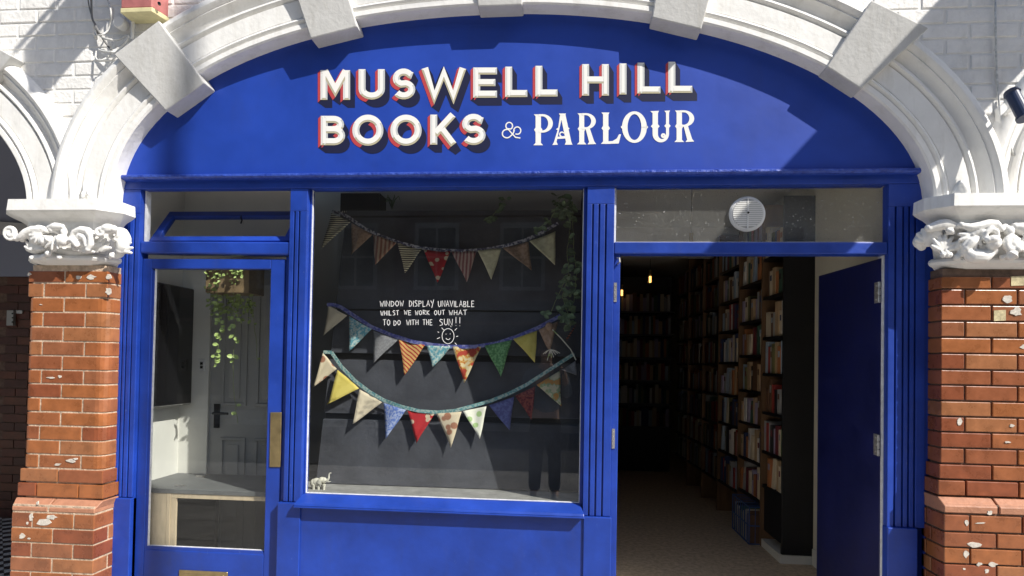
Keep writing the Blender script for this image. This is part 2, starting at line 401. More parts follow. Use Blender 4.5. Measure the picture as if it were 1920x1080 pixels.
SL = [(spiral(108, 522, 72, 14, 1.6, .9, 0), 22, -.085), ([(108, 522)], 46, -.07), ([(170, 580), (215, 562), (265, 520), (330, 488), (430, 480)], 38, -.075),
      ([(330, 520), (400, 490), (470, 500)], 46, -.065), ([(330, 570), (375, 605)], 42, -.06), ([(250, 590), (220, 600)], 22, -.05), ([(310, 560), (420, 530)], 50, -.045),
      ([(500, 470), (560, 455), (630, 458)], 34, -.10), ([(520, 490)], 32, -.10), ([(645, 480), (650, 540)], 30, -.09), ([(450, 605)], 48, -.085), ([(470, 580), (500, 600)], 24, -.10),
      ([(640, 600)], 56, -.09), ([(600, 560), (590, 610)], 28, -.105), ([(550, 640), (545, 690)], 34, -.07), ([(490, 730)], 36, -.07), ([(600, 768)], 28, -.06), ([(440, 760)], 28, -.05),
      ([(720, 575), (755, 515), (820, 490), (890, 500), (925, 560), (920, 640), (890, 690)], 34, -.085), ([(765, 590), (815, 545), (865, 575), (875, 650)], 30, -.082), ([(800, 600), (835, 640)], 36, -.065),
      ([(700, 600), (745, 600), (775, 650)], 30, -.09), ([(740, 640), (755, 690)], 24, -.07), ([(930, 510), (960, 540)], 24, -.07),
      (spiral(1010, 510, 40, 22, 1.0, 0, 0, 14), 20, -.095), ([(1030, 490), (1090, 480), (1150, 480)], 46, -.08), ([(1040, 560), (1010, 600)], 16, -.07), (spiral(1165, 540, 50, 30, 1, 1.5, 0, 14), 22, -.05),
      ([(1180, 500), (1240, 520), (1275, 590), (1270, 650)], 50, -.02), ([(1200, 570), (1240, 640), (1210, 700)], 48, -.03), ([(1250, 660), (1215, 730), (1180, 760)], 38, -.01),
      ([(320, 775)], 26, -.04), ([(1120, 765), (1150, 740)], 30, -.03), ([(560, 470), (600, 520)], 34, -.08), ([(960, 640), (1060, 640)], 60, -.03), ([(600, 700), (760, 720), (900, 720)], 46, -.02), ([(300, 680), (420, 690)], 50, -.02)]
SR = [([(300, 430), (400, 400), (470, 395), (550, 420)], 40, -.05), ([(225, 500), (215, 560), (235, 600)], 46, .02), ([(290, 460), (300, 560)], 50, -.01), ([(480, 450), (520, 470)], 26, -.06),
      ([(600, 405), (680, 425), (770, 415), (850, 392), (920, 392), (965, 440)], 34, -.075), ([(700, 490), (760, 445), (805, 520)], 34, -.07), ([(815, 520), (835, 470), (880, 440), (925, 455), (940, 505)], 20, -.09),
      ([(870, 470)], 46, -.05), ([(900, 565)], 56, -.085), ([(850, 540), (890, 530), (940, 545)], 30, -.10), ([(890, 640), (800, 695), (700, 690), (650, 650)], 52, -.06), ([(640, 620), (690, 560), (740, 530)], 36, -.07),
      ([(600, 560), (560, 600)], 38, -.04), ([(600, 660)], 34, -.04), (spiral(1070, 570, 66, 50, 1, 0, 0, 16), 26, -.085), ([(1070, 575)], 42, -.08), ([(1075, 670), (1060, 690)], 44, -.085), ([(1120, 620)], 32, -.09),
      ([(1000, 420), (1040, 460), (1050, 500)], 34, -.07), ([(1090, 420), (1178, 440), (1260, 470)], 46, -.065), ([(980, 700)], 26, -.06), ([(1180, 560), (1260, 600), (1240, 690)], 50, -.06), ([(1300, 480), (1360, 560)], 50, -.06),
      ([(430, 690), (428, 660)], 20, -.05), ([(470, 690), (468, 650)], 20, -.05), ([(500, 690), (500, 665)], 18, -.05), ([(560, 700)], 30, -.04), ([(760, 620)], 70, -.03), ([(420, 540), (420, 620)], 56, -.015), ([(350, 480)], 60, -.02)]
def fan(cx, cy, ang, ln, n, spread, y0, r):
    out = []
    for i in range(n):
        a = R(ang+spread*(i/(n-1)-.5)); k = .72+.28*math.cos((i/(n-1)-.5)*2.6)
        out.append(([(cx+ln*.15*math.cos(a), cy+ln*.15*math.sin(a)), (cx+ln*.6*k*math.cos(a), cy+ln*.6*k*math.sin(a)), (cx+ln*k*math.cos(a+.12), cy+ln*k*math.sin(a+.12))], r, y0))
    return out
SL += fan(350, 700, -90, 130, 7, 150, -.055, 17)+fan(540, 560, 90, 130, 7, 170, -.095, 16)+fan(830, 720, -80, 150, 7, 140, -.06, 18)+fan(1010, 720, -95, 150, 7, 130, -.045, 18)+fan(1210, 720, -60, 150, 6, 110, -.02, 18)+fan(400, 520, 120, 110, 6, 120, -.08, 15)
SR += fan(440, 640, -90, 150, 7, 150, -.04, 18)+fan(700, 470, 95, 150, 7, 140, -.07, 17)+fan(1070, 575, 0, 80, 9, 330, -.09, 15)+fan(280, 560, -100, 120, 6, 150, -.01, 18)+fan(1200, 640, -90, 130, 6, 150, -.07, 18)
capital('carved white capital with scroll ends on the left brick pier', -2.868, -2.434, SL, (0, 340), 5.4)
capital('carved white capital with rosettes and leaves on the right brick pier', 1.785, 2.36, SR, (1680, 340), 4.908)

# ------------------------------------------------------------------ brick piers
def arc_plan(x0, x1, yb, rl, rr, yf=0):
    pts = [(x0, yb)]
    if rl > 0:
        for i in range(5): a = math.pi-i*math.pi/8; pts.append((x0+rl+rl*math.cos(a), yf+rl-rl*math.sin(a)))
    else: pts.append((x0, yf))
    if rr > 0:
        for i in range(5): a = math.pi/2-i*math.pi/8; pts.append((x1-rr+rr*math.cos(a), yf+rr-rr*math.sin(a)))
    else: pts.append((x1, yf))
    pts.append((x1, yb)); return pts
def blob(u, v, ru, rv, y, parent, m, name='paint_chip', n=11):
    pts = []
    for k in range(n):
        a = 2*math.pi*k/n; j = rnd(.6, 1.15); pts.append((u+ru*j*math.cos(a), v+rv*j*math.sin(a)))
    q = MB(); q.px(pts, y, y+.004); return q.build(name, m, parent)
def pier(label, rows, uc, xl, xr, joints, rl, rr, yback, base_rows, base_joints, bxl, bxr, plinth, side_right, mort=MORTAR):
    p = thing('brick_pier', label, 'pier', 'orange glazed brick piers under the capitals')
    zr = [Z(uc, v, 0) for v in rows]
    core = MB(); ins = .003 if mort is MORTAR else .009; core.plan(arc_plan(xl+ins, xr-ins, yback+.02, rl+.003, rr+.003, ins), -.12, 1.90); zb = [Z(uc, v, -.055) for v in base_rows]
    core.box(bxl+ins, bxr-ins, -.055+ins, yback+.02, -.12, Z(uc, plinth[0], 0)-.03)
    core.build('mortar', mort, p)
    for i in range(len(zr)-1):
        z1, z0 = zr[i]-.0038, zr[i+1]+.0038
        ex, exr, round_ = 0, 0, (2 <= i <= len(zr)-4)
        if i >= len(zr)-4 and not round_: ex = .008*(i-(len(zr)-4)); exr = ex
        js = joints[i % 2]
        xsj = [xl-ex]+list(js)+[xr+exr]
        for k in range(len(xsj)-1):
            a, c = xsj[k]+(.004 if k else 0), xsj[k+1]-(.004 if k+1 < len(xsj)-1 else 0)
            pl = arc_plan(a, c, yback if (k == 0 or k == len(xsj)-2) else .06, rl if (k == 0 and round_) else 0, rr if (k == len(xsj)-2 and round_) else 0, -ex*.6+rnd(-.0012, .0012))
            q = MB(); q.plan(pl, z0+rnd(-.001, .001), z1); q.build('brick', random.choice(BRICKS), p, bev=.0035, seg=2)
    # sloping plinth course
    z1, zm, z0 = Z(uc, plinth[0], 0)-.006, Z(uc, plinth[1], -.055), Z(uc, plinth[2], -.055)+.006
    tx = [xl-.02]+list(plinth[3])+[xr+.02]; bx = [bxl]+list(plinth[3])+[bxr]
    for k in range(len(tx)-1):
        g0 = .005 if k else 0; g1 = .005 if k+1 < len(tx)-1 else 0
        top = [(tx[k]+g0, -.012, z1), (tx[k+1]-g1, -.012, z1)]; mid = [(bx[k]+g0, -.055, zm), (bx[k+1]-g1, -.055, zm)]; low = [(bx[k]+g0, -.055, z0), (bx[k+1]-g1, -.055, z0)]
        back = [(tx[k]+g0, yback, z1), (tx[k+1]-g1, yback, z1), (bx[k+1]-g1, yback, zm), (bx[k+1]-g1, yback, z0), (bx[k]+g0, yback, z0), (bx[k]+g0, yback, zm)]
        v = top+mid+low+back
        q = MB(); q.add(v, [(0, 1, 3, 2), (2, 3, 5, 4), (0, 6, 7, 1), (1, 7, 8, 3), (3, 8, 9, 5), (5, 9, 10, 4), (4, 10, 11, 2), (2, 11, 6, 0), (6, 11, 8, 7), (11, 10, 9, 8)])
        q.build('plinth_brick', PLINTHB, p, bev=.003)
    for i in range(len(zb)-1):
        z1, z0 = zb[i]-.004, zb[i+1]+.004; js = base_joints[i % 2]; xsj = [bxl]+list(js)+[bxr]
        for k in range(len(xsj)-1):
            a, c = xsj[k]+(.004 if k else 0), xsj[k+1]-(.004 if k+1 < len(xsj)-1 else 0)
            last = k == len(xsj)-2; first = k == 0; yy = -.055+rnd(-.0012, .0012)
            yb = (.045 if i % 2 else .085) if ((last and side_right) or (first and not side_right)) else .03
            q = MB(); q.box(a, c, yy, yb, z0+rnd(-.001, .001), z1); q.build('brick', random.choice(BRICKS), p, bev=.0035, seg=2)
            if (last and side_right) or (first and not side_right):
                q = MB(); q.box(c-.1 if side_right else a, c if side_right else a+.1, yb+.009, yback, z0, z1); q.build('brick', random.choice(BRICKS), p, bev=.0035, seg=2)
    return p
rowsL = [507, 530.6, 558, 585.4, 612.8, 640.1, 667, 693.8, 720.1, 746.5, 772.8, 799, 825.9, 852.8, 879, 905.4, 932.8]
jx = lambda us, v=700, y=0: [X(u, v, y) for u in us]
rowsBL = [962.8, 991.8, 1019.7, 1047.7, 1074.5, 1101, 1128, 1155, 1182, 1209]
pl = pier('orange brick pier on the left, between dark porch and narrow glazed door', rowsL, 110, -2.872, -2.420, (jx([115.5]), jx([77, 156])), .03, .05, .13,
          rowsBL, (jx([59, 137], 1000, -.055), jx([98], 1000, -.055)), -2.872, -2.412, (932.8, 953, 962.8, jx([97.5], 945, -.03)), True)
rowsR = [517.7, 541.9, 572, 602.6, 633.2, 663.3, 693.9, 723, 753, 782.6, 811.6, 841.7, 871.7, 901.3, 931.4]
rowsBR = [966.3, 999.6, 1029, 1059.8, 1090, 1120, 1150, 1180, 1210]
pr = pier('orange brick pier cut by the right edge, beside the open shop door', rowsR, 1850, 1.768, 2.34, (jx([1859.5, 1959]), jx([1809.5, 1908.5])), 0, 0, .13,
          rowsBR, (jx([1819, 1917], 1000, -.055), jx([1869, 1968], 1000, -.055)), 1.752, 2.36, (931.4, 951, 966.3, jx([1866, 1965], 950, -.03)), False, MORTAR_D)
for u, v, a, c in ((84, 980, 15, 8), (96, 970, 11, 5), (41, 1005, 7, 6), (58, 970, 4, 7), (51, 981, 2, 3), (54, 1010, 3, 2), (70, 943, 3, 4)): blob(u, v, a, c, -.0575, pl, CHIP)
for u, v, a, c in ((132, 864, 9, 4), (140, 861, 5, 3), (108, 871, 7, 3), (112, 706, 4, 3), (95, 708, 9, 2), (171, 519, 9, 5), (147, 520, 6, 4), (55, 514, 4, 3), (76, 571, 3, 1), (204, 518, 6, 6), (203, 546, 6, 7)): blob(u, v, a, c, -.0028, pl, CHIP)
for u, v, a, c in ((1890, 560, 10, 8), (1906, 585, 11, 9), (1800, 790, 5, 9), (1896, 1042, 3, 2), (1920, 650, 9, 4), (1784, 884, 6, 7), (1898, 798, 5, 3), (1890, 829, 6, 2)): blob(u, v, a, c, -.0028, pr, CHIP)
for u, v, a, c in ((1856, 962, 5, 5), (1813, 980, 4, 6), (1839, 981, 10, 1.5), (1826, 1021, 14, 6), (1812, 1039, 6, 9), (1836, 1058, 6, 4), (1862, 1058, 9, 5), (1851, 1071, 5, 5), (1808, 1067, 3, 2)): blob(u, v, a, c, -.0575, pr, CHIP)
for u0, u1, v0, v1 in ((1864, 1886, 582, 602), (1896, 1924, 518, 536)):
    q = MB(); q.px([(u0, v0), (u1, v0-1), (u1, v1-1), (u0, v1)], -.0028, .004); q.build('sticker', STICK, pr)

# ================================================================== SHOPFRONT
shop = thing('shopfront', 'bright blue painted timber shopfront with curved sign, window and two doors', 'shopfront')
# sign panel
b = MB(); P = [(p.x+n.x*.03, p.z+n.z*.03) for p, n in zip(AP, AN) if p.z+n.z*.03 > 2.38]
P = [(P[0][0], 2.375)]+P+[(P[-1][0], 2.375)]
b.slab(P, .09, .13); panel = b.build('sign_panel', BLUE_PANEL, shop)
b = MB(); b.box(-2.47, 1.80, .135, .155, 2.335, 2.375); b.build('ledge_backing', BLUE, shop)
# ledge moulding, slightly uneven with old paint
q = MB(); n = 46; v = []; f = []
for i in range(n+1):
    x = -2.435+(1.735+2.435)*i/n; j = rnd(-.0012, .0012); s_ = .0 if x < .5 else -.003*(x-.5)
    for yy, zz_ in ((.09, 2.402), (.064, 2.402), (.057, 2.398), (.057, 2.388), (.064, 2.380), (.09, 2.378)): v.append((x, yy+j, zz_+j*.8+s_))
for i in range(n):
    for k in range(5): f.append((i*6+k, i*6+k+1, (i+1)*6+k+1, (i+1)*6+k))
f += [tuple(range(6)), tuple(n*6+k for k in range(6))]
q.add(v, f); q.build('ledge', BLUE_OLD, shop)
b = MB(); b.box(-2.46, 1.78, .098, .135, 2.333, 2.379); b.build('head_rail', BLUE, shop, bev=.003, seg=2)

# ---- sign lettering (flat paint, laid in thin layers)
LM = [L_NAVY, L_RED, L_TOP, L_RIGHT, L_BEIGE, L_WHITE]
YP = .0896
def arcp(cx, cy, rx, ry, a0, a1, n=14): return [(cx+rx*math.cos(R(a0+(a1-a0)*i/n)), cy+ry*math.sin(R(a0+(a1-a0)*i/n))) for i in range(n+1)]
def stroke_sides(pts, h, closed=False):
    L, Rr, n = [], [], len(pts); V = [Vector(p) for p in pts]
    for i in range(n):
        if closed: a, c = V[(i-1) % n], V[(i+1) % n]
        else: a, c = V[max(i-1, 0)], V[min(i+1, n-1)]
        t0 = (V[i]-a) if (V[i]-a).length > 0 else (c-V[i]); t1 = (c-V[i]) if (c-V[i]).length > 0 else (V[i]-a)
        t0.normalize(); t1.normalize(); t = (t0+t1).normalized(); nn = Vector((t.y, -t.x)); k = max(.5, nn.dot(Vector((t0.y, -t0.x))))
        L.append((V[i]+nn*h/k, nn)); Rr.append((V[i]-nn*h/k, -nn))
    return L, Rr
class Letter:
    def __init__(s): s.q = MB(); s.k = 0
    def poly(s, pts, layer, m):
        y = YP-layer*.0006-min(s.k*3e-6, .0009); s.q.mi = m; s.q.quad([at(u, v, y) for u, v in pts])
    def done(s): 
        o = s.q.build('letter', LM, panel, fix=False)
        return o
EXT = (-5.0, 5.0); SHD = (9.0, 15.0)
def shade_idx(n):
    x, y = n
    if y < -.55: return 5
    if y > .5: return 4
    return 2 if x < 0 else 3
def block_letter(strokes, h):
    for_l = Letter()
    def sweep_quads(pts_a, vec, layer, m):
        for a, c in zip(pts_a, pts_a[1:]):
            for_l.poly([a, c, (c[0]+vec[0], c[1]+vec[1]), (a[0]+vec[0], a[1]+vec[1])], layer, m)
    for pts, closed in strokes:
        pts = list(pts); L, Rr = stroke_sides(pts, h, closed)
        if closed: L.append(L[0]); Rr.append(Rr[0])
        La = [p for p, _ in L]; Ra = [tuple(p) for p, _ in Rr]; La = [tuple(p) for p in La]
        ring_edges = list(zip(La, La[1:]))+list(zip(Ra, Ra[1:]))+([] if closed else [(La[0], Ra[0]), (La[-1], Ra[-1])])
        # drop shadow: the shape swept down and to the right
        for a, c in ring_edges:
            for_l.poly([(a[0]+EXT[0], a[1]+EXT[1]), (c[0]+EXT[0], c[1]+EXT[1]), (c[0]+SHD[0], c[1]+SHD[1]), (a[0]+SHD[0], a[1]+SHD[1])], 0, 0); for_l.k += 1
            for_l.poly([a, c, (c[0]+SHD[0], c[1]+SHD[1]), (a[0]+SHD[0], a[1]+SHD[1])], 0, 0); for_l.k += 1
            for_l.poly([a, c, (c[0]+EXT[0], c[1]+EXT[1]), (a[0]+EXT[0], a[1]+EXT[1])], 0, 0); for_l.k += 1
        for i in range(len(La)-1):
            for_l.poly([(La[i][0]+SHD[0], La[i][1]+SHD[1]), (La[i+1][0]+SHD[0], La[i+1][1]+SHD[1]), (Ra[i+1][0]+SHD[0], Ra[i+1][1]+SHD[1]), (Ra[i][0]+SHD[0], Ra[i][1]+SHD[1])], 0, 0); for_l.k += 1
    for_l.k = 0
    for pts, closed in strokes:
        L, Rr = stroke_sides(list(pts), h, closed)
        if closed: L.append(L[0]); Rr.append(Rr[0])
        for side in (L, Rr):
            for (a, na), (c, nc) in zip(side, side[1:]):
                nm = (na+nc)/2
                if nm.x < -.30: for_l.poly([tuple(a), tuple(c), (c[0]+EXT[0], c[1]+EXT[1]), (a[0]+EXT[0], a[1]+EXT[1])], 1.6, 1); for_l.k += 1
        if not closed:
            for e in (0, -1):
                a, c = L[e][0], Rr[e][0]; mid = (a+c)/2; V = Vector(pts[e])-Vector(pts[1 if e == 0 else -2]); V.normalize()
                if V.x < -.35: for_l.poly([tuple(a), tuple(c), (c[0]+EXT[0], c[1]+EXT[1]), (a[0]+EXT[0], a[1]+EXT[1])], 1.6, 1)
    for_l.k = 0
    for pts, closed in strokes:
        L, Rr = stroke_sides(list(pts), h, closed); C = list(pts)
        if closed: L.append(L[0]); Rr.append(Rr[0]); C.append(C[0])
        for side in (L, Rr):
            for i in range(len(C)-1):
                a, c = side[i][0], side[i+1][0]; nm = side[i][1]+side[i+1][1]
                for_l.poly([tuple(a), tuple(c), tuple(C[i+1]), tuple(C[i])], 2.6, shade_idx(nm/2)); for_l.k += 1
        for_l.k += 1
    for_l.k = 0
    for pts, closed in strokes:
        pts = [Vector(p) for p in pts]
        if not closed:
            e0 = (pts[1]-pts[0]).normalized(); e1 = (pts[-2]-pts[-1]).normalized(); 
            for e, dirv, P0 in ((0, e0, pts[0]), (1, e1, pts[-1])):
                nn = Vector((dirv.y, -dirv.x)); for_l.poly([tuple(P0+nn*h), tuple(P0-nn*h), tuple(P0-nn*h*.0+dirv*h*.9)], 3.2, shade_idx(-dirv)); for_l.k += 1
            pts[0] = pts[0]+e0*h*.55; pts[-1] = pts[-1]+e1*h*.55
        L, Rr = stroke_sides(pts, h*.46, closed)
        if closed: L.append(L[0]); Rr.append(Rr[0])
        for i in range(len(L)-1): for_l.poly([tuple(L[i][0]), tuple(L[i+1][0]), tuple(Rr[i+1][0]), tuple(Rr[i][0])], 3.9, 5); for_l.k += 1
    return for_l.done()
def z3(x, y): return (400+x/3.177, y/3.177)
def z4(x, y): return (900+x/3.177, y/3.177)
H = 6.6
def glyph(ch, x0, x1, y0, y1):
    o = H; sk = (y1-y0)*0
    l, r, t, bt = x0+o, x1-o, y0+o, y1-o; cx, cy = (x0+x1)/2, (y0+y1)/2
    if ch == 'M': return [([(l, y1), (l, y0)], 0), ([(r, y0), (r, y1)], 0), ([(l+1, y0+1), (cx, y1-18), (r-1, y0+1)], 0)]
    if ch == 'U': return [([(l, y0), (l, cy+8)]+[p for p in arcp(cx, cy+8, (r-l)/2, bt-cy-8, 180, 0, 12)][1:]+[(r, y0)], 0)]
    if ch == 'W': w_ = x1-x0; return [([(x0+o, y0), (x0+w_*.29, y1-2), (cx, y0+10), (x1-w_*.29, y1-2), (x1-o, y0)], 0)]
    if ch == 'E': return [([(l, y0), (l, y1)], 0), ([(l, t), (x1, t)], 0), ([(l, cy), (x1-3, cy)], 0), ([(l, bt), (x1, bt)], 0)]
    if ch == 'L': return [([(l, y0), (l, y1)], 0), ([(l, bt), (x1, bt)], 0)]
    if ch == 'H': return [([(l, y0), (l, y1)], 0), ([(r, y0), (r, y1)], 0), ([(l, cy), (r, cy)], 0)]
    if ch == 'I': return [([(cx, y0), (cx, y1)], 0)]
    if ch == 'O': return [(arcp(cx, cy, (r-l)/2, (bt-t)/2, 0, 360, 36)[:-1], 1)]
    if ch == 'B':
        ym = y0+(y1-y0)*.47; xr = x1-o
        return [([(l, y0), (l, y1)], 0), ([(l, t), (xr-17, t)]+arcp(xr-15, (t+ym)/2, 13, (ym-t)/2, -90, 90, 10)+[(l, ym)], 0), ([(l, ym), (xr-16, ym)]+arcp(xr-14, (ym+bt)/2, 14, (bt-ym)/2, -90, 90, 10)+[(l, bt)], 0)]
    if ch == 'K': return [([(l, y0), (l, y1)], 0), ([(x1-7, y0), (l+2, cy+9)], 0), ([(l+15, cy-1), (x1-6, y1)], 0)]
    if ch == 'S':
        w_ = (r-l)/2; hh = (bt-t)/4
        return [([(r+1, t+7)]+arcp(cx, t+hh+1, w_*.92, hh+1, -35, -180, 9)+arcp(cx, t+hh+1, w_*.92, hh, 180, 110, 5)[1:]+arcp(cx, bt-hh-1, w_, hh, -75, 0, 5)+arcp(cx, bt-hh-1, w_, hh+1, 0, 148, 9)[1:], 0)]
ROW1 = [('M', z3, 638, 815, 418, 595), ('U', z3, 865, 1022, 412, 593), ('S', z3, 1065, 1203, 408, 592), ('W', z3, 1238, 1508, 405, 587), ('E', z3, 1548, 1690, 402, 582),
        ('L', z4, 150, 282, 397, 578), ('L', z4, 330, 462, 392, 575), ('H', z4, 608, 768, 382, 570), ('I', z4, 829, 875, 378, 563), ('L', z4, 938, 1075, 373, 557), ('L', z4, 1122, 1265, 368, 553),
        ('B', z3, 640, 785, 690, 865), ('O', z3, 828, 1013, 683, 868), ('O', z3, 1055, 1241, 683, 868), ('K', z3, 1292, 1450, 683, 862), ('S', z3, 1478, 1622, 678, 864)]
for ch, z, x0, x1, y0, y1 in ROW1:
    a = z(x0, y0); c = z(x1, y1); block_letter(glyph(ch, a[0], c[0], a[1], c[1]), H)
# decorative white lettering
def plain_letter(polys):
    L = Letter()
    for p in polys: L.poly([z4(*q) for q in p], 1.0, 5); L.k += 8
    return L.done()
def stem(x, w, y0, y1, spur=True, sl=9, sr=9):
    m = (y0+y1)/2; h = w/2
    return [(x-h-10, y0), (x-h, y0+12), (x-h, m-14), (x-h-sl*spur, m), (x-h, m+14), (x-h, y1-14), (x-h-13, y1), (x+h+13, y1), (x+h, y1-14), (x+h, m+14), (x+h+sr*spur, m), (x+h, m-14), (x+h, y0+12), (x+h+6, y0)]
def band(c0, c1): return [[a, b_, d, c] for a, b_, d, c in zip(c0, c0[1:], c1[1:], c1)]
def ringp(cx, cy, rx, ry, wx, wy, a0, a1, n=20): return band(arcp(cx, cy, rx, ry, a0, a1, n), arcp(cx, cy, rx-wx, ry-wy, a0, a1, n))
plain_letter([stem(347, 32, 681, 865)]+ringp(372, 735, 62, 55, 28, 13, -90, 90)+[[(350, 680), (373, 680), (373, 693), (350, 693)], [(350, 777), (373, 777), (373, 790), (350, 790)]])
plain_letter([[(478, 678), (508, 678), (544, 845), (551, 862), (505, 862), (512, 845)], [(478, 678), (490, 690), (456, 845), (464, 862), (431, 864), (440, 848), (462, 775), (452, 770), (466, 760)], [(512, 770), (535, 768), (520, 752)], [(458, 815), (520, 808), (522, 824), (456, 828)]]+ringp(488, 800, 17, 17, 8, 8, 100, 330, 10)+[[(470, 676), (512, 676), (506, 690), (478, 690)]])
plain_letter([stem(606, 30, 675, 860)]+ringp(630, 722, 60, 48, 28, 12, -90, 90)+[[(608, 674), (631, 674), (631, 686), (608, 686)], [(608, 758), (631, 758), (631, 770), (608, 770)], [(628, 764), (652, 758), (680, 842), (692, 858), (640, 860), (650, 846)]])
plain_letter([stem(749, 32, 670, 857), [(755, 842), (790, 840), (815, 825), (828, 800), (840, 800), (826, 855), (755, 857)]])
plain_letter(ringp(920, 757, 74, 94, 33, 17, 0, 360, 40)+[[(850, 742), (838, 757), (850, 772)], [(990, 742), (1002, 757), (990, 772)]])
plain_letter([[(1014, 662), (1066, 660), (1060, 674), (1060, 740), (1070, 752), (1060, 764), (1060, 800), (1028, 800), (1028, 764), (1018, 752), (1028, 740), (1028, 674)], [(1098, 660), (1132, 658), (1126, 672), (1126, 738), (1136, 750), (1126, 762), (1126, 800), (1108, 800), (1108, 762), (1098, 750), (1108, 738), (1108, 672)]]+band(arcp(1077, 798, 49, 50, 0, 180, 14), arcp(1084, 798, 24, 30, 0, 180, 14))+ringp(1092, 808, 15, 15, 13, 13, 0, 360, 10))
plain_letter([stem(1187, 32, 658, 846)]+ringp(1214, 706, 62, 49, 29, 12, -90, 90)+[[(1190, 657), (1215, 657), (1215, 669), (1190, 669)], [(1190, 743), (1215, 743), (1215, 755), (1190, 755)], [(1212, 748), (1236, 742), (1264, 828), (1276, 843), (1224, 846), (1234, 832)]])
amp = []
for pts in (arcp(176, 752, 22, 22, 140, -170+360-30, 8)[:1]+arcp(174, 750, 20, 21, 60, -240, 16)+[(168, 770), (190, 795), (212, 818), (240, 822)], arcp(160, 796, 27, 25, -80, -330, 14)+[(195, 800), (205, 775)], arcp(222, 778, 21, 22, -190, 120, 14)):
    Ls, Rs = stroke_sides(pts, 3.6); amp += band([tuple(p) for p, _ in Ls], [tuple(p) for p, _ in Rs])
plain_letter(amp)

# ---- pilasters
def pilaster(x0, x1, gro, z0, z1, ztop, yb=.118, yf=.100, jog=0):
    q = MB(); q.box(x0, x1, yb, .16, z0, ztop)
    xs_ = [x0]+gro+[x1]
    q.box(x0, x1, yf, yb+.002, z1, ztop)
    for a, c in zip(xs_, xs_[1:]):
        q.box(a+(.004 if a != x0 else 0), c-(.004 if c != x1 else 0), yf, yb+.001, z0, z1)
    return q.build('pilaster', BLUE, shop, bev=.0025, seg=2)
def plinth(x0, x1, ztop): q = MB(); q.box(x0, x1, .084, .165, -.12, ztop); return q.build('plinth_block', BLUE, shop, bev=.004, seg=2)
pilaster(-2.452, -2.322, [-2.405, -2.383, -2.352], .655, 2.20, 2.332); plinth(-2.455, -2.318, .652)
pilaster(-1.474, -1.378, [-1.447, -1.421], .665, 2.21, 2.332, jog=1); plinth(-1.497, -1.372, .662)
pilaster(.104, .243, [.134, .166, .200], .650, 2.24, 2.332); plinth(.108, .248, .648)
pilaster(1.578, 1.752, [1.612, 1.648, 1.676, 1.704], .652, 2.22, 2.332); plinth(1.574, 1.712, .652)
b = MB(); b.box(1.752, 1.80, .106, .17, -.12, 2.332); b.build('edge_fillet', BLUE, shop)
b = MB(); b.box(-2.50, -2.452, .108, .17, -.12, 2.332); b.build('edge_fillet', BLUE, shop)
# right doorway jambs
b = MB(); b.box(.2435, .278, .122, .19, -.06, 2.04); b.build('door_jamb', BLUE, shop, bev=.003, seg=2)
b = MB(); b.box(1.5735, 1.5775, .135, .19, -.06, 1.985); b.box(1.574, 1.592, .150, .192, -.06, 1.985); b.build('door_jamb', PUTTY, shop)
# transom bar and pane over the right door
b = MB(); b.slab([(.2435, 1.985), (1.5775, 1.985), (1.5775, 2.046), (.2435, 2.046)], .104, .18)
tb = b.build('transom_bar', BLUE, shop, bev=.006, seg=2)
b = MB(); b.box(.243, 1.578, .16, .18, 2.3335, 2.34); b.build('glazing_bead', BLUE, shop)
b = MB(); b.box(.2435, .255, .142, .156, 2.047, 2.332); b.box(.255, 1.566, .142, .156, 2.047, 2.054); b.build('putty_line', PUTTY, shop)
b = MB(); b.box(.2435, 1.5775, .158, .162, 2.047, 2.333); b.build('transom_pane', GLASS_DUSTY, shop)
q = MB(); vc = at(1400, 402, .157); q.cyl((vc.x, .157, vc.z), (0, -1, 0), .090, .012, 40); q.cyl((vc.x, .145, vc.z), (0, -1, 0), .088, .006, 40, .080)
vent = q.build('vent', PLASTIC_W, shop, bev=.002)
q = MB()
for k in range(-7, 8):
    zz_ = k*.0102; hw = math.sqrt(max(0, .074**2-zz_**2))
    if hw > .02:
        q.box(vc.x-hw, vc.x-.004, .1345, .140, vc.z+zz_-.0034, vc.z+zz_+.0034); q.box(vc.x+.004, vc.x+hw, .1345, .140, vc.z+zz_-.0034, vc.z+zz_+.0034)
q.box(vc.x-.0035, vc.x+.0035, .133, .140, vc.z-.078, vc.z+.078)
q.build('louvre', PLASTIC_W, vent)
q = MB(); q.cyl((vc.x, .1385, vc.z), (0, -1, 0), .0742, .0008, 30); q.build('louvre_backing', mat('grey plastic shade', (.36, .36, .35), .6), vent)
q = MB(); q.cyl((vc.x+.001, .133, vc.z+.003), (0, -1, 0), .005, .004, 12); q.build('screw', PLASTIC_K, vent)

# ---- left glazed door with hopper window over it
b = MB(); b.box(-2.3225, -2.318, .11, .17, -.12, 2.0); b.box(-1.478, -1.4735, .108, .17, -.12, 2.0); b.build('door_jamb', BLUE, shop)
b = MB(); b.slab([(-2.322, 1.985), (-1.4738, 1.976), (-1.4738, 2.046), (-2.322, 2.05)], .106, .18); b.build('transom_bar', BLUE, shop, bev=.008, seg=2)
def frame(name, x0, x1, z0, z1, gx0, gx1, gz0, gz1, y0, y1, m, parent, bev=.004):
    q = MB(); q.box(x0, gx0, y0, y1, z0, z1); q.box(gx1, x1, y0, y1, z0, z1); q.box(gx0, gx1, y0, y1, z0, gz0); q.box(gx0, gx1, y0, y1, gz1, z1)
    return q.build(name, m, parent, bev=bev, seg=2)
ldoor = frame('door', -2.316, -1.504, -.09, 1.957, -2.262, -1.585, .372, 1.903, .124, .166, BLUE, shop)
ldoor['label'] = 'narrow blue glazed door with brass plate'
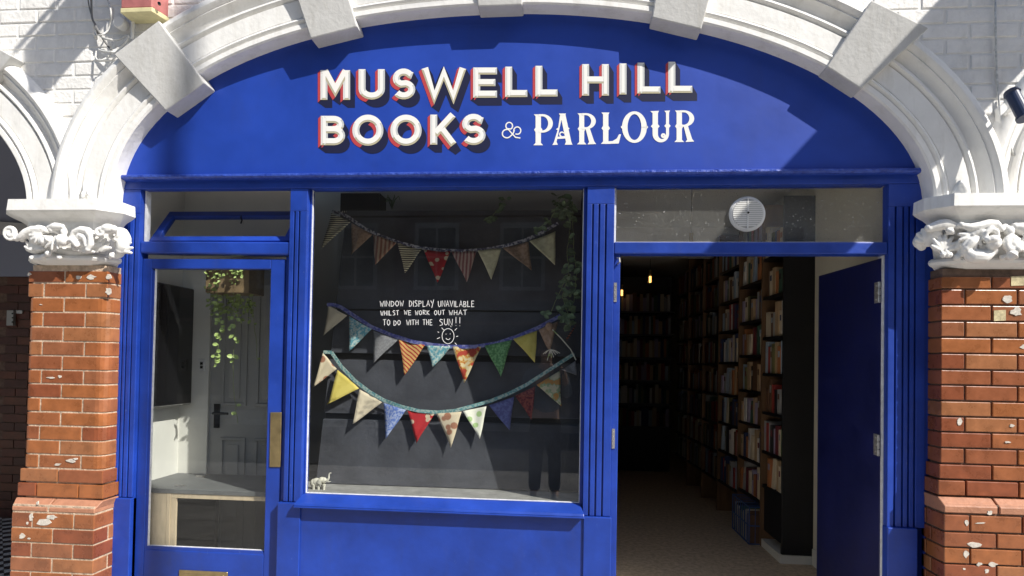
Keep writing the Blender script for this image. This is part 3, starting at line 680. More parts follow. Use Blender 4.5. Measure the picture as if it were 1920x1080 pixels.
b = MB(); b.slab([(-2.262, .372), (-1.585, .372), (-1.592, .388), (-2.25, .388)], .128, .146); b.slab([(-2.262, .372), (-2.25, .388), (-2.25, 1.89), (-2.262, 1.903)], .1285, .1465); b.build('glazing_bead', BLUE, ldoor)
b = MB(); b.box(-2.2498, -2.2455, .134, .146, .389, 1.902); b.box(-2.245, -1.59, .138, .147, .3885, .3915); b.build('putty_line', PUTTY, ldoor)
b = MB(); b.box(-2.262, -1.585, .147, .151, .372, 1.903); b.build('pane', GLASS, ldoor)
b = MB(); b.slab([(p.x, p.z) for p in (at(507, 773, .12), at(528, 773, .12), at(526, 876, .12), at(505, 876, .12))], .118, .1245); hp = b.build('finger_plate', BRASS, ldoor, bev=.002)
b = MB(); b.box(-2.055, -1.780, .116, .1245, .20, .272); b.build('letterbox', BRASS, ldoor, bev=.003); b = MB(); b.box(-2.03, -1.80, .113, .117, .215, .255); b.build('letterbox_flap', BRASS, ldoor, bev=.002)
b = MB(); b.box(-1.502, -1.4785, .13, .17, -.1, 1.97); b.build('door_stop', BLUE, shop)
b = MB(); b.box(-2.318, -2.31, .132, .17, 2.05, 2.333); b.box(-1.482, -1.4738, .132, .17, 2.05, 2.333); b.build('fanlight_frame', PUTTY, shop)
# hopper sash: hinged at the foot, leaning into the lobby
def sash_pt(s, h, off=0): a = R(40); return (-2.305+s*(.815), .150+h*math.sin(a)+off*math.cos(a), 2.062+h*math.cos(a)-off*math.sin(a))
hs = MB(); HH = .268
def sash_bar(s0, s1, h0, h1): hs.prism([sash_pt(s0, h0), sash_pt(s1, h0), sash_pt(s1, h1), sash_pt(s0, h1)], [sash_pt(s0, h0, .03), sash_pt(s1, h0, .03), sash_pt(s1, h1, .03), sash_pt(s0, h1, .03)])
sash_bar(0, 1, 0, .04); sash_bar(0, 1, HH-.045, HH); sash_bar(0, .055, .04, HH-.045); sash_bar(.945, 1, .04, HH-.045)
hopper = hs.build('hopper_sash', BLUE, shop, bev=.003)
q = MB(); q.prism([sash_pt(.055, .04, .012), sash_pt(.945, .04, .012), sash_pt(.945, HH-.045, .012), sash_pt(.055, HH-.045, .012)], [sash_pt(.055, .04, .016), sash_pt(.945, .04, .016), sash_pt(.945, HH-.045, .016), sash_pt(.055, HH-.045, .016)])
q.build('pane', GLASS, hopper)
c0 = sash_pt(.56, HH-.05, -.004); q = MB(); q.tube([(c0[0], c0[1], c0[2]), (c0[0]+.004, c0[1]-.012, c0[2]-.012), (c0[0]+.014, c0[1]-.016, c0[2]-.03), (c0[0]+.006, c0[1]-.014, c0[2]-.048)], .004, 6); q.build('catch', PLASTIC_K, hopper)

# ---- display window
win = frame('display_window', -1.3775, .1035, .690, 2.332, -1.368, .088, .704, 2.338, .134, .172, BLUE, shop, bev=.002)
b = MB(); b.box(-1.368, .088, .148, .152, .704, 2.335); pane = b.build('pane', GLASS, win)
b = MB(); b.box(-1.3678, -1.363, .138, .147, .705, 2.333); b.box(-1.362, .087, .138, .147, .7045, .7085); b.box(.084, .0878, .139, .147, .705, 2.33); b.build('putty_line', PUTTY, win)
b = MB(); b.box(-1.37, .09, .1725, .19, .704, 2.335)
b = MB()
sx0, sx1 = -1.395, .112
b.prism([(sx0, .046, .645), (sx1, .046, .645), (sx1, .046, .655), (sx0, .046, .655)], [(sx0, .135, .645), (sx1, .135, .645), (sx1, .135, .655), (sx0, .135, .655)])
v_ = [(sx0, .046, .655), (sx1, .046, .655), (sx1-.002, .054, .669), (sx0+.001, .054, .669), (sx1-.020, .1345, .7036), (sx0+.014, .1345, .7036), (sx0+.014, .1355, .655), (sx1-.020, .1355, .655)]
b.add(v_, [(0, 1, 2, 3), (3, 2, 4, 5), (1, 7, 4, 2), (0, 3, 5, 6), (4, 7, 6, 5), (0, 6, 7, 1)])
sill = b.build('sill', BLUE, shop, bev=.006, seg=3)
b = MB(); b.box(-1.3715, .1075, .094, .165, -.12, .6475); b.build('stall_riser', BLUE, shop)

# writing on the glass
STK = {'W': [[(0, 0), (.25, 1), (.5, .35), (.75, 1), (1, 0)]], 'I': [[(.5, 0), (.5, 1)]], 'N': [[(0, 1), (.05, 0), (.9, 1), (1, 0)]], 'D': [[(.1, 0), (.1, 1)], [(0, .05), (.6, .1), (1, .5), (.6, .95), (0, 1)]],
       'O': [[(.5, 0), (.1, .25), (.05, .7), (.45, 1), (.9, .75), (.95, .3), (.5, 0)]], 'S': [[(.95, .1), (.4, 0), (.1, .25), (.8, .6), (.85, .9), (.1, 1)]], 'P': [[(.1, 1), (.1, 0), (.8, .05), (.9, .35), (.1, .55)]],
       'L': [[(.1, 0), (.1, 1), (.9, .95)]], 'A': [[(0, 1), (.5, 0), (1, 1)], [(.2, .65), (.85, .6)]], 'Y': [[(0, 0), (.45, .45)], [(1, -.15), (.35, 1.25)]], 'U': [[(.05, 0), (.1, .8), (.5, 1), (.9, .8), (.95, 0)]],
       'V': [[(0, 0), (.45, 1), (1, 0)]], 'B': [[(.1, 0), (.1, 1)], [(.1, .05), (.8, .15), (.7, .42), (.15, .5), (.9, .65), (.8, .95), (.1, 1)]], 'E': [[(.9, 0), (.1, .02), (.1, 1), (.95, .97)], [(.1, .5), (.8, .48)]],
       'H': [[(.1, 0), (.1, 1)], [(.9, 0), (.9, 1)], [(.1, .55), (.9, .45)]], 'T': [[(0, .05), (1, -.02)], [(.5, 0), (.5, 1)]], 'R': [[(.1, 1), (.1, 0), (.85, .1), (.75, .42), (.1, .5), (.95, 1)]], 'K': [[(.1, 0), (.1, 1)], [(.9, .02), (.15, .5), (.95, 1)]],
       '!': [[(.5, -.05), (.5, .68)], [(.5, .93), (.52, 1)]]}
HW = .00125; wr = MB(); YI = .1478
def ink(pts, hw=HW, o=(560, 340), s=3.177):
    P = [at(o[0]+p[0]/s, o[1]+p[1]/s, YI) for p in pts]
    V2 = [(p.x, p.z) for p in P]; L, Rr = stroke_sides(V2, hw)
    for i in range(len(V2)-1):
        wr.prism([(L[i][0][0], YI-.0006, L[i][0][1]), (L[i+1][0][0], YI-.0006, L[i+1][0][1]), (Rr[i+1][0][0], YI-.0006, Rr[i+1][0][1]), (Rr[i][0][0], YI-.0006, Rr[i][0][1])],
                 [(L[i][0][0], YI, L[i][0][1]), (L[i+1][0][0], YI, L[i+1][0][1]), (Rr[i+1][0][0], YI, Rr[i+1][0][1]), (Rr[i][0][0], YI, Rr[i][0][1])])
def word(t, x0, x1, y0, y1, tilt=0):
    n = len(t); cw = (x1-x0)/n; wts = [.35 if c in 'I!' else 1.0 for c in t]; tot = sum(wts); x = x0
    for c, wt in zip(t, wts):
        w_ = (x1-x0)*wt/tot; dy = tilt*(x-x0)/(x1-x0)+rnd(-1.5, 1.5)
        wr.__init__()
        for s_ in STK[c]: ink([(x+w_*.1+p[0]*w_*.76, y0+dy+p[1]*(y1-y0)) for p in s_])
        wr.build('handwritten_letter', INK, win); x += w_
word('WINDOW', 482, 628, 712, 745); word('DISPLAY', 655, 808, 711, 746); word('UNAVILABLE', 828, 1050, 712, 747)
word('WHILST', 486, 600, 770, 798); word('WE', 626, 674, 768, 795); word('WORK', 692, 783, 768, 795); word('OUT', 805, 874, 768, 796); word('WHAT', 893, 1006, 767, 796)
word('TO', 500, 548, 824, 858); word('DO', 563, 610, 828, 857); word('WITH', 640, 717, 824, 855); word('THE', 737, 800, 823, 856); word('SUN', 835, 920, 820, 858); word('!!', 926, 972, 812, 862)
wr.__init__(); ink(arcp(890, 922, 36, 45, 0, 360, 18)); ink([(877, 908), (879, 912)]); ink([(902, 907), (904, 911)]); ink([(877, 934), (884, 942), (894, 943), (903, 935)])
for a, c in (((852, 872), (864, 886)), ((905, 860), (908, 868)), ((930, 888), (943, 875)), ((938, 925), (950, 922)), ((930, 962), (942, 973)), ((893, 976), (900, 988)), ((862, 980), (848, 990)), ((842, 930), (824, 938)), ((836, 900), (828, 896))): ink([a, c])
stuff(wr.build('sun_drawing', INK, win))

# ---- open right-hand door
ha, HXY, DW = R(85.5), (1.570, .156), .632
def leaf_pt(s, o, z): return (HXY[0]-s*math.cos(ha)-o*math.sin(ha), HXY[1]+s*math.sin(ha)-o*math.cos(ha), z)
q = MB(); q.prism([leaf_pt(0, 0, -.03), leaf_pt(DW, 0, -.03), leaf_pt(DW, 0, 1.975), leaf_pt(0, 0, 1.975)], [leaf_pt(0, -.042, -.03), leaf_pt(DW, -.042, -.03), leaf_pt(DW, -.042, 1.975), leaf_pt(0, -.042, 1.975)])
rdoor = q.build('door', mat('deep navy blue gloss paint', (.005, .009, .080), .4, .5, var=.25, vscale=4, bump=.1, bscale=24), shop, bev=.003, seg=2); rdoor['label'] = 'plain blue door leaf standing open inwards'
for zc in (1.805, 1.04, .25):
    q = MB(); q.prism([leaf_pt(.008, .0015, zc-.053), leaf_pt(.052, .0015, zc-.053), leaf_pt(.052, .0015, zc+.053), leaf_pt(.008, .0015, zc+.053)], [leaf_pt(.008, -.001, zc-.053), leaf_pt(.052, -.001, zc-.053), leaf_pt(.052, -.001, zc+.053), leaf_pt(.008, -.001, zc+.053)])
    for k in range(3):
        kp = leaf_pt(.002, .006, zc-.053+.036*k); q.cyl(kp, (0, 0, 1), .0065, .032, 10)
    for dz in (-.035, .0, .035):
        sp = leaf_pt(.034 if dz else .026, .0025, zc+dz); q.ball(sp, .004, .004, .004, 8, 5)
    q.build('hinge', STEEL, rdoor)
for v0, v1 in ((530, 566), (804, 841)):
    a, c = Z(1154, v0, .12), Z(1154, v1, .12); q = MB(); q.box(.247, .262, .117, .1235, c, a)
    for k in range(4): q.ball((.2545, .117, c+(a-c)*(.15+.23*k)), .0032, .0032, .0032, 6, 4)
    q.build('hinge_leaf', STEEL, shop)
q = MB(); pc = at(1156, 489, .13); q.tube([(pc.x, .12, pc.z+.012), (pc.x+.012, .10, pc.z+.008), (pc.x+.014, .10, pc.z-.01), (pc.x+.004, .12, pc.z-.018)], .005, 8); q.build('door_catch', STEEL, shop)

# ================================================================== SHOP INTERIOR
b = MB(); b.box(1.812, 1.86, .20, 8.2, 0, 2.85); struct(b.build('right_wall', CREAM))
b = MB(); b.box(1.795, 1.812, .22, 1.56, 0, .12); b.build('skirting_board', OFFWHITE, bpy.data.objects['right_wall'], bev=.003)
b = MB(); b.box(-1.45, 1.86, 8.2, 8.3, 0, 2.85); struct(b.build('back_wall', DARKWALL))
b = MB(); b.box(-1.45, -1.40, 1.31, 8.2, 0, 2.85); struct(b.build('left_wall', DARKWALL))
b = MB(); b.box(-1.40, 1.812, .18, 8.2, 2.85, 2.95); struct(b.build('shop_ceiling', CEIL))
b = MB(); b.box(.12, .16, .172, 2.2, 0, 2.50); struct(b.build('display_partition', OFFWHITE))  # unseen face made off-white to bounce sunlight onto the bookcases
b = MB(); b.box(.16, 1.81, 3.4, 3.6, 2.56, 2.85); struct(b.build('ceiling_beam', CEIL))
# bookcases along the right wall
def fx(Y): return 1.662-.045*Y
def bookcase(label, y0, y1, shelves, ztop, zbot, end=False):
    c = thing('bookcase', label, 'bookcase', 'dark bookcases lining the right wall')
    q = MB()
    if end:
        q.box(fx(y0)+.0, 1.811, y0, y0+.025, .06, 2.68); q.build('end_panel', BLACK, c, bev=.002)
        q = MB(); q.box(fx(y0)+.006, 1.811, y0+.0252, y1, .13, .47); q.build('cupboard', BLACK, c)
        q = MB(); q.box(fx(y0)-.012, 1.81, y0-.012, y1+.0, 0, .058); q.build('plinth', OFFWHITE, c)
    else:
        q.box(fx(y0), 1.811, y0, y0+.028, .0, ztop); q.build('upright', WOOD, c)
    q = MB(); q.box(1.800, 1.811, y0+.03, y1, zbot, ztop); q.build('back_board', BLACK, c)
    for z in shelves:
        q = MB(); q.prism([(fx(y0+.03)+.004, y0+.0285, z-.022), (fx(y1)+.004, y1-.001, z-.022), (1.7995, y1-.001, z-.022), (1.7995, y0+.0285, z-.022)], [(fx(y0+.03)+.004, y0+.0285, z), (fx(y1)+.004, y1-.001, z), (1.7995, y1-.001, z), (1.7995, y0+.0285, z)])
        q.build('shelf', BLACK, c)
    return c
SH = {'A': ([2.28, 1.975, 1.655, 1.37, 1.068, .76, .492], 1.58, 2.0), 'B': ([2.44, 2.13, 1.81, 1.52, 1.22, .945, .64, .35], 2.0, 2.56), 'C': ([2.34, 2.04, 1.76, 1.46, 1.16, .88, .61, .31], 2.56, 3.17)}
bookcase('nearest bookcase, with plain black end panel facing the open door', 1.58, 2.0, SH['A'][0], 2.66, .12, True)
bookcase('second bookcase from the door, above the blue crate', 2.0, 2.56, SH['B'][0], 2.72, .32)
bookcase('third bookcase from the door, in shadow', 2.56, 3.17, SH['C'][0], 2.72, .30)
for i, (y0, y1) in enumerate(((3.17, 3.75), (3.75, 4.4), (4.4, 5.0))):
    bookcase(('fourth bookcase from the door, barely lit', 'fifth bookcase from the door, almost black', 'sixth and last bookcase along the right wall')[i], y0, y1, [2.32, 2.02, 1.74, 1.45, 1.15, .86, .58, .3], 2.72, .28)
BC = [('cream', (.74, .64, .47)), ('white', (.84, .82, .76)), ('red', (.40, .055, .045)), ('dark green', (.06, .13, .09)), ('tan', (.54, .38, .22)), ('orange', (.50, .19, .07)), ('black', (.03, .03, .035)), ('navy', (.04, .06, .15)),
      ('pale blue', (.42, .52, .62)), ('brown', (.17, .09, .05)), ('grey', (.42, .42, .41)), ('maroon', (.20, .04, .05)), ('lilac', (.42, .36, .50)), ('olive', (.22, .21, .09))]
def book_mat(cn, c): return mat('book %s' % cn, c, .55, .4, var=.18, vscale=16, stretch=(1, 1, .5))
PAGES = mat('book pages', (.62, .57, .46), .9, .1)
ORD = ['first', 'second', 'third', 'fourth', 'fifth', 'sixth', 'seventh', 'eighth', 'ninth', 'tenth', 'eleventh', 'twelfth', 'thirteenth', 'fourteenth', 'fifteenth']
CASEN = {'A': 'nearest bookcase', 'B': 'second bookcase', 'C': 'third bookcase'}
# noted spines of the nearest bookcase, from the near end inwards
NOTED = {1: ['maroon', 'dark green', 'orange', 'tan', 'cream', 'brown', 'cream'], 2: ['white', 'cream', 'tan', 'grey', 'brown', 'cream'], 3: ['pale blue', 'orange', 'tan', 'olive', 'grey', 'red', 'pale blue'],
         4: ['white', 'grey', 'black', 'red', 'brown'], 5: ['bright green', 'cream', 'maroon', 'lilac', 'black', 'grey'], 6: ['tan', 'cream', 'tan']}
GREEN = ('bright green', (.16, .32, .06))
def add_book(y, w_, z, h, case, si, k, cn, c, dep=.15, tilt=0):
    x0 = fx(y)+rnd(.010, .022); q = MB(); q.mi = 0
    q.box(x0, x0+.004, y, y+w_, z+.0005, z+h); q.box(x0+.004, x0+dep, y, y+.003, z+.0005, z+h); q.box(x0+.004, x0+dep, y+w_-.003, y+w_, z+.0005, z+h)
    if k % 3 == 1:
        q.mi = 2; q.box(x0-.0004, x0, y+w_*.15, y+w_*.85, z+h*.60, z+h*.82)
    q.mi = 1; q.box(x0+.0042, x0+dep-.004, y+.0032, y+w_-.0032, z+.004, z+h-.005)
    o = q.build('book', [book_mat(cn, c), PAGES, book_mat(*BC[(k*5+si) % len(BC)])])
    if tilt:
        for vt in o.data.vertices: vt.co.y += (vt.co.z-z)*tilt
    size = 'tall' if h > .235 else ('short' if h < .185 else 'upright')
    tag(o, '%s %s book, %s from the near end, shelf %s from top, %s' % (size, cn, ORD[min(k, 14)], ['one', 'two', 'three', 'four', 'five', 'six', 'seven', 'eight'][si], CASEN[case]), 'book', 'books on the shelves')
for case in 'ABC':
    shelves, y0, y1 = SH[case]
    for si, z in enumerate(shelves):
        top = (shelves[si-1]-.024) if si else z+.29
        y = y0+.034; k = 0
        names = NOTED.get(si) if case == 'A' else None
        if case == 'A' and si == 6: hmax = .24
        while y < y1-.03:
            w_ = rnd(.034, .066) if case == 'A' else rnd(.036, .064)
            if y+w_ > y1-.004: break
            h = min(rnd(.17, .262), top-z-.012)
            if names and k < len(names):
                cn = names[k]; c = dict(BC+[GREEN])[cn]
            else: cn, c = random.choice(BC)
            if case == 'A' and si == 6 and k == 0:      # a paperback standing face out
                q = MB(); q.mi = 0; q.box(fx(y)+.03, 1.79, y, y+.028, z+.03, z+.215); q.mi = 1; q.box(fx(y)+.034, 1.785, y-.0012, y, z+.04, z+.13); q.mi = 2; q.box(fx(y)+.012, 1.79, y-.004, y+.03, z+.0005, z+.029)
                tag(q.build('book', [book_mat('brown', (.17, .09, .05)), book_mat('peach', (.62, .36, .22)), book_mat('white', (.84, .82, .76))]), 'illustrated paperback facing out on a white volume, lowest shelf of nearest bookcase', 'book', 'books on the shelves')
                y += .034; k += 1; continue
            tl = -.16 if (k > 2 and random.random() < .10) else 0
            if tl: y += h*.16
            add_book(y, w_-.0015, z, h, case, si, k, cn, c, .15, tl)
            y += w_; k += 1
            if random.random() < .05: y += .03
q = MB(); cnt = 0
rowm = [book_mat(*c) for c in BC]
DIM = [mat('shade darkened book %s' % n, tuple(x*.35 for x in c), .7, .2) for n, c in BC]  # book colours darkened to put the deep shop's shade into them
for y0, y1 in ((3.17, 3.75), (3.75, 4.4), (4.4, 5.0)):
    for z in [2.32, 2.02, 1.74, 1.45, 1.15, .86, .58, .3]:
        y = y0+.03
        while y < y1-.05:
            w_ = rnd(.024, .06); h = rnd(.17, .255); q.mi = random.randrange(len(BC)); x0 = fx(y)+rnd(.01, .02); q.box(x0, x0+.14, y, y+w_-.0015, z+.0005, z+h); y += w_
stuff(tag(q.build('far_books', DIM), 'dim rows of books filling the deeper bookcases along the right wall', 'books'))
# far case across the end of the shop
fc = thing('bookcase', 'far bookcase facing the street at the dark end of the shop', 'bookcase', 'dark bookcases lining the right wall')
q = MB(); q.box(.62, 1.42, 5.32, 5.34, 0, 2.6); q.build('back_board', BLACK, fc)
for z in (2.12, 1.82, 1.52, 1.22, .92, .62): q = MB(); q.box(.63, 1.42, 5.06, 5.3198, z-.02, z); q.build('shelf', BLACK, fc)
q = MB(); q.box(.61, .63, 5.05, 5.32, 0, 2.3); q.build('upright', WOOD, fc)
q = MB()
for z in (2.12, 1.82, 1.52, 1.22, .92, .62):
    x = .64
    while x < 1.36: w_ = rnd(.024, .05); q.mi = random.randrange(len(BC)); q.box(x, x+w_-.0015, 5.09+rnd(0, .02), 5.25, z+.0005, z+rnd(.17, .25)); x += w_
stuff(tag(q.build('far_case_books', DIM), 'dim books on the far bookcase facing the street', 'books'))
# pendant lamps
BULB = mat('glowing filament', (1, .6, .2), .4, emit=(1, .50, .12), estr=3.5); BULBG = glass_mat('bulb glass', .05, .0, 0)
def pendant(u, v, Y, label):
    p = at(u, v, Y); t = thing('pendant_lamp', label, 'lamp', 'bare filament bulbs hanging in the shop')
    q = MB(); q.cyl((p.x, p.y, 2.85), (0, 0, -1), .05, .03, 16); q.build('ceiling_rose', PLASTIC_K, t)
    q = MB(); q.tube([(p.x, p.y, 2.82), (p.x, p.y, p.z+.10)], .003, 6); q.build('flex', PLASTIC_K, t)
    q = MB(); q.cyl((p.x, p.y, p.z+.06), (0, 0, 1), .018, .05, 12); q.build('lamp_holder', BRASS, t)
    q = MB(); q.tube([(p.x, p.y, p.z+.06), (p.x, p.y, p.z+.03), (p.x, p.y, p.z-.01), (p.x, p.y, p.z-.04), (p.x, p.y, p.z-.055)], [.014, .026, .032, .022, .004], 12); bb = q.build('bulb', BULBG, t, smooth=True)
    q = MB()
    for dx in (-.009, 0, .009): q.tube([(p.x+dx, p.y, p.z+.045), (p.x+dx, p.y, p.z-.03)], .0035, 6)
    q.build('filament', BULB, bb)
pendant(1219, 525, 4.2, 'brighter bare filament bulb hanging nearer the bookcases')
pendant(1166, 550, 5.0, 'smaller bare bulb glowing beside the left door jamb')
p = at(1297, 366, 1.75); t = thing('pendant_lamp', 'unlit pendant with dark ceiling rose seen through the transom', 'lamp', 'bare filament bulbs hanging in the shop')
q = MB(); q.cyl((p.x, 1.75, 2.85), (0, 0, -1), .052, .028, 20); q.cyl((p.x, 1.75, 2.822), (0, 0, -1), .03, .02, 16, .008); q.build('ceiling_rose', PLASTIC_K, t)
q = MB(); q.tube([(p.x, 1.75, 2.80), (p.x, 1.75, 2.44)], .003, 6); q.build('flex', PLASTIC_K, t)
q = MB(); q.cyl((p.x, 1.75, 2.36), (0, 0, 1), .016, .08, 12); q.build('lamp_holder', BRASS, t)
# wire crate of papers on the floor
ct = thing('wire_crate', 'blue wire crate of magazines on the floor below the second bookcase', 'crate')
BW = mat('blue wire', (.06, .13, .34), .5, .4, var=.2)
cx0, cx1, cy0, cy1, cz = 1.49, 1.68, 2.02, 2.5, .30
q = MB()
for x in (cx0, cx1):
    for y in (cy0, cy1): q.tube([(x, y, 0.002), (x, y, cz)], .005, 6)
for z in (.006, .15, cz):
    q.tube([(cx0, cy0, z), (cx1, cy0, z), (cx1, cy1, z), (cx0, cy1, z), (cx0, cy0, z)], .005, 6)
q.build('frame', BW, ct)
q = MB()
for k in range(1, 8): y = cy0+(cy1-cy0)*k/8; q.tube([(cx0, y, .006), (cx0, y, cz), (cx1, y, cz)], .003, 5)
for k in range(1, 4): x = cx0+(cx1-cx0)*k/4; q.tube([(x, cy0, .006), (x, cy0, cz)], .003, 5)
q.build('wires', BW, ct)
q = MB(); y = cy0+.02
while y < cy1-.02: w_ = rnd(.006, .02); q.mi = random.randrange(len(BC)); q.box(cx0+.015, cx1-.012, y, y+w_-.001, .006, rnd(.2, .26)); y += w_
stuff(tag(q.build('magazines', rowm), 'magazines standing packed in the blue wire crate', 'magazines'))
# box file above the nearest bookcase row
q = MB(); q.mi = 0; q.box(1.655, 1.79, 1.62, 1.70, 2.3005, 2.47)
# ================================================================== WINDOW DISPLAY
b = MB(); b.plan([(-1.40, .192), (.119, .192), (.119, 1.1), (-1.79, 1.1)], .60, .70); b.box(-1.40, .119, .172, .1915, .60, .70); struct(b.build('display_floor', mat('grey display floor', (.30, .295, .28), .7, .2, var=.3, vscale=10)))
b = MB(); b.plan([(-1.385, .192), (-1.79, 1.10), (-1.80, 1.10), (-1.395, .192)], .70, 2.5); b.box(.095, .119, .174, 1.3, .70, 2.5); struct(b.build('display_side', BLACK))
b = MB(); b.box(-1.85, .119, 1.1, 1.2, .7, 2.848); struct(b.build('display_back', mat('grey back wall', (.5, .49, .47), .8)))
BY0, BZ0, BK = .41, .705, .235
def by(z): return BY0+(z-BZ0)*BK
def onb(u, v, off=0):         # point of the leaning board plane seen at a photo point
    d = ray(u, v); t = (BY0-off+(CAM.z-BZ0)*BK-CAM.y)/(d.y-BK*d.z); return CAM+d*t
disp = thing('display_board', 'leaning charcoal backdrop of wide boards behind the bunting', 'display board')
BX0 = -1.425
bands = [(394, 580), (583.5, 664), (677, 779), (791, 921)]
for v0, v1 in bands:
    P = [onb(600, v0), onb(1096, v0+1), onb(1096, v1+8 if v1 > 900 else v1+2), onb(600 if v1 < 900 else 596, v1)]
    P[0].x = P[3].x = BX0; P[1].x = P[2].x = .094
    zt, zb_ = (P[0].z+P[1].z)/2, (P[2].z+P[3].z)/2
    if v1 > 900: zb_ = .703
    q = MB(); q.prism([(BX0, by(zt), zt), (.094, by(zt), zt), (.094, by(zb_), zb_), (BX0, by(zb_), zb_)], [(BX0, by(zt)+.025, zt), (.094, by(zt)+.025, zt), (.094, by(zb_)+.025, zb_), (BX0, by(zb_)+.025, zb_)])
    q.build('board', BLACKBOARD, disp, bev=.002)
q = MB(); zt = 2.35; q.prism([(BX0, by(.705)+.03, .705), (.094, by(.705)+.03, .705), (.094, by(zt)+.03, zt), (BX0, by(zt)+.03, zt)], [(BX0, by(.705)+.05, .705), (.094, by(.705)+.05, .705), (.094, by(zt)+.05, zt), (BX0, by(zt)+.05, zt)]); q.build('backing', BLACK, disp)

# bunting
CL = {'cream': cloth('cream cloth', (.62, .54, .40)), 'creamline': cloth('cream cloth with dark lines', (.76, .70, .50), (.10, .08, .06), 'wz', 22), 'brown': cloth('brown felt', (.42, .28, .20), (.34, .22, .15), 'noise', 60),
      'brownstripe': cloth('brown striped cloth', (.48, .33, .23), (.28, .12, .08), 'wx', 12), 'red': cloth('red paisley cloth', (.42, .030, .035), (.60, .48, .34), 'spot', 22), 'mauve': cloth('mauve striped cloth', (.52, .38, .33), (.30, .13, .13), 'wx', 14),
      'pale': cloth('pale yellow cloth', (.78, .75, .52), (.66, .62, .42), 'noise', 30), 'yellow': cloth('yellow cloth', (.66, .55, .15), (.60, .49, .12), 'noise', 18), 'teal': cloth('teal flowered cloth', (.12, .33, .40), (.45, .55, .52), 'noise', 70),
      'grey': cloth('grey linen', (.25, .25, .26), (.20, .20, .21), 'noise', 90), 'orange': cloth('orange red patterned stripe', (.55, .34, .12), (.36, .05, .03), 'wd', 20, (.62, .52, .30)), 'bold': cloth('cream with red blossoms', (.62, .52, .32), (.40, .06, .04), 'noise', 22, (.55, .32, .08)),
      'green': cloth('green flecked cloth', (.20, .40, .18), (.10, .24, .10), 'noise', 80), 'blue': cloth('blue flowered cloth', (.11, .18, .46), (.33, .38, .55), 'noise', 80), 'floral': cloth('cream with sparse flowers', (.62, .53, .38), (.34, .16, .10), 'spot', 14),
      'white': cloth('white floral cloth', (.76, .75, .64), (.40, .55, .25), 'spot', 18), 'violet': cloth('blue violet cloth', (.14, .16, .36), (.10, .11, .28), 'noise', 70), 'dred': cloth('dark red flecked cloth', (.26, .07, .06), (.14, .03, .04), 'noise', 80),
      'tropic': cloth('orange and green flowered cloth', (.56, .50, .34), (.50, .25, .07), 'noise', 24, (.22, .36, .20)), 'darks': cloth('black and red striped cloth', (.05, .03, .03), (.38, .12, .08), 'wz', 22)}
R1 = cloth('white and navy patterned tape', (.42, .41, .46), (.07, .07, .12), 'noise', 60); R2 = cloth('violet blue tape', (.09, .10, .33), (.22, .23, .45), 'noise', 50); R3 = cloth('teal patterned tape', (.13, .30, .32), (.40, .50, .46), 'noise', 80)
def bunting(label, org, sc, rib, rm, flags, off, rw):
    t = thing('bunting', label, 'bunting', 'strings of cloth bunting in the window')
    P = [onb(org[0]+x/sc, org[1]+y/sc, off) for x, y in rib]; D = []
    for a, c in zip(P, P[1:]):
        for k in range(4): D.append(a.lerp(c, k/4))
    D.append(P[-1]); q = MB(); nb = Vector((0, -1, 0))
    for a, c in zip(D, D[1:]):
        n1 = Vector((-(c-a).z, 0, (c-a).x)).normalized()*rw/2
        q.prism([a+n1-nb*-.003, c+n1-nb*-.003, c-n1-nb*-.003, a-n1-nb*-.003], [a+n1+Vector((0, .001, 0)), c+n1+Vector((0, .001, 0)), c-n1+Vector((0, .001, 0)), a-n1+Vector((0, .001, 0))])
    q.build('tape', rm, t)
    for a, c, tip, m in flags:
        A, Cc, T = [onb(org[0]+p[0]/sc, org[1]+p[1]/sc, off-.002) for p in (a, c, tip)]
        n = 10; v = []; f = []; bow = rnd(-.012, .018); sw = rnd(-.014, .012); tw = rnd(-.018, .018); ph = rnd(0, 6); fq = rnd(4, 8)
        for i in range(n+1):
            s = i/n
            for j in range(n+1-i):
                r_ = j/(n-i) if i < n else .5
                p = (A.lerp(Cc, r_)).lerp(T, s); p = p.copy()
                p.y += -.004-bow*math.sin(math.pi*r_)*(1-s)-abs(sw)*s*s*.8 + tw*(r_-.5)*s + .0045*math.sin(fq*r_*1.3+3*s+ph)*(1-.5*s)
                p.x += .004*math.sin(5*s+ph)*s*(1-s)*2
                v.append(tuple(p))
        idx = []; o = 0
        for i in range(n+1): idx.append(o); o += n+1-i
        for i in range(n):
            for j in range(n-i):
                f.append((idx[i]+j, idx[i]+j+1, idx[i+1]+j))
                if j < n-i-1: f.append((idx[i]+j+1, idx[i+1]+j+1, idx[i+1]+j))
        q = MB(); q.add(v, f); o = q.build('flag', CL[m], t, smooth=True, fix=False)
        sd_ = o.modifiers.new('cloth', 'SOLIDIFY'); sd_.thickness = .0012
        o['label'] = MATS_NAME[m]+' pennant'
    return t
MATS_NAME = {k: v.name for k, v in CL.items()}
bunting('top string of bunting in shade, with white and navy tape', (560, 340), 3.177,
        [(200, 180), (250, 190), (300, 215), (400, 285), (500, 330), (600, 365), (720, 395), (850, 410), (980, 415), (1100, 407), (1230, 385), (1350, 350), (1450, 305), (1545, 250)], R1,
        [((195, 190), (312, 245), (140, 400), 'creamline'), ((318, 250), (440, 318), (315, 440), 'brown'), ((445, 318), (585, 368), (460, 500), 'brownstripe'), ((592, 370), (735, 402), (635, 547), 'creamline'), ((745, 408), (905, 420), (830, 605), 'red'),
         ((912, 420), (1060, 418), (1003, 602), 'mauve'), ((1068, 415), (1208, 400), (1148, 587), 'pale'), ((1215, 398), (1368, 362), (1388, 532), 'brown'), ((1375, 358), (1530, 300), (1527, 502), 'pale')], .05, .019)
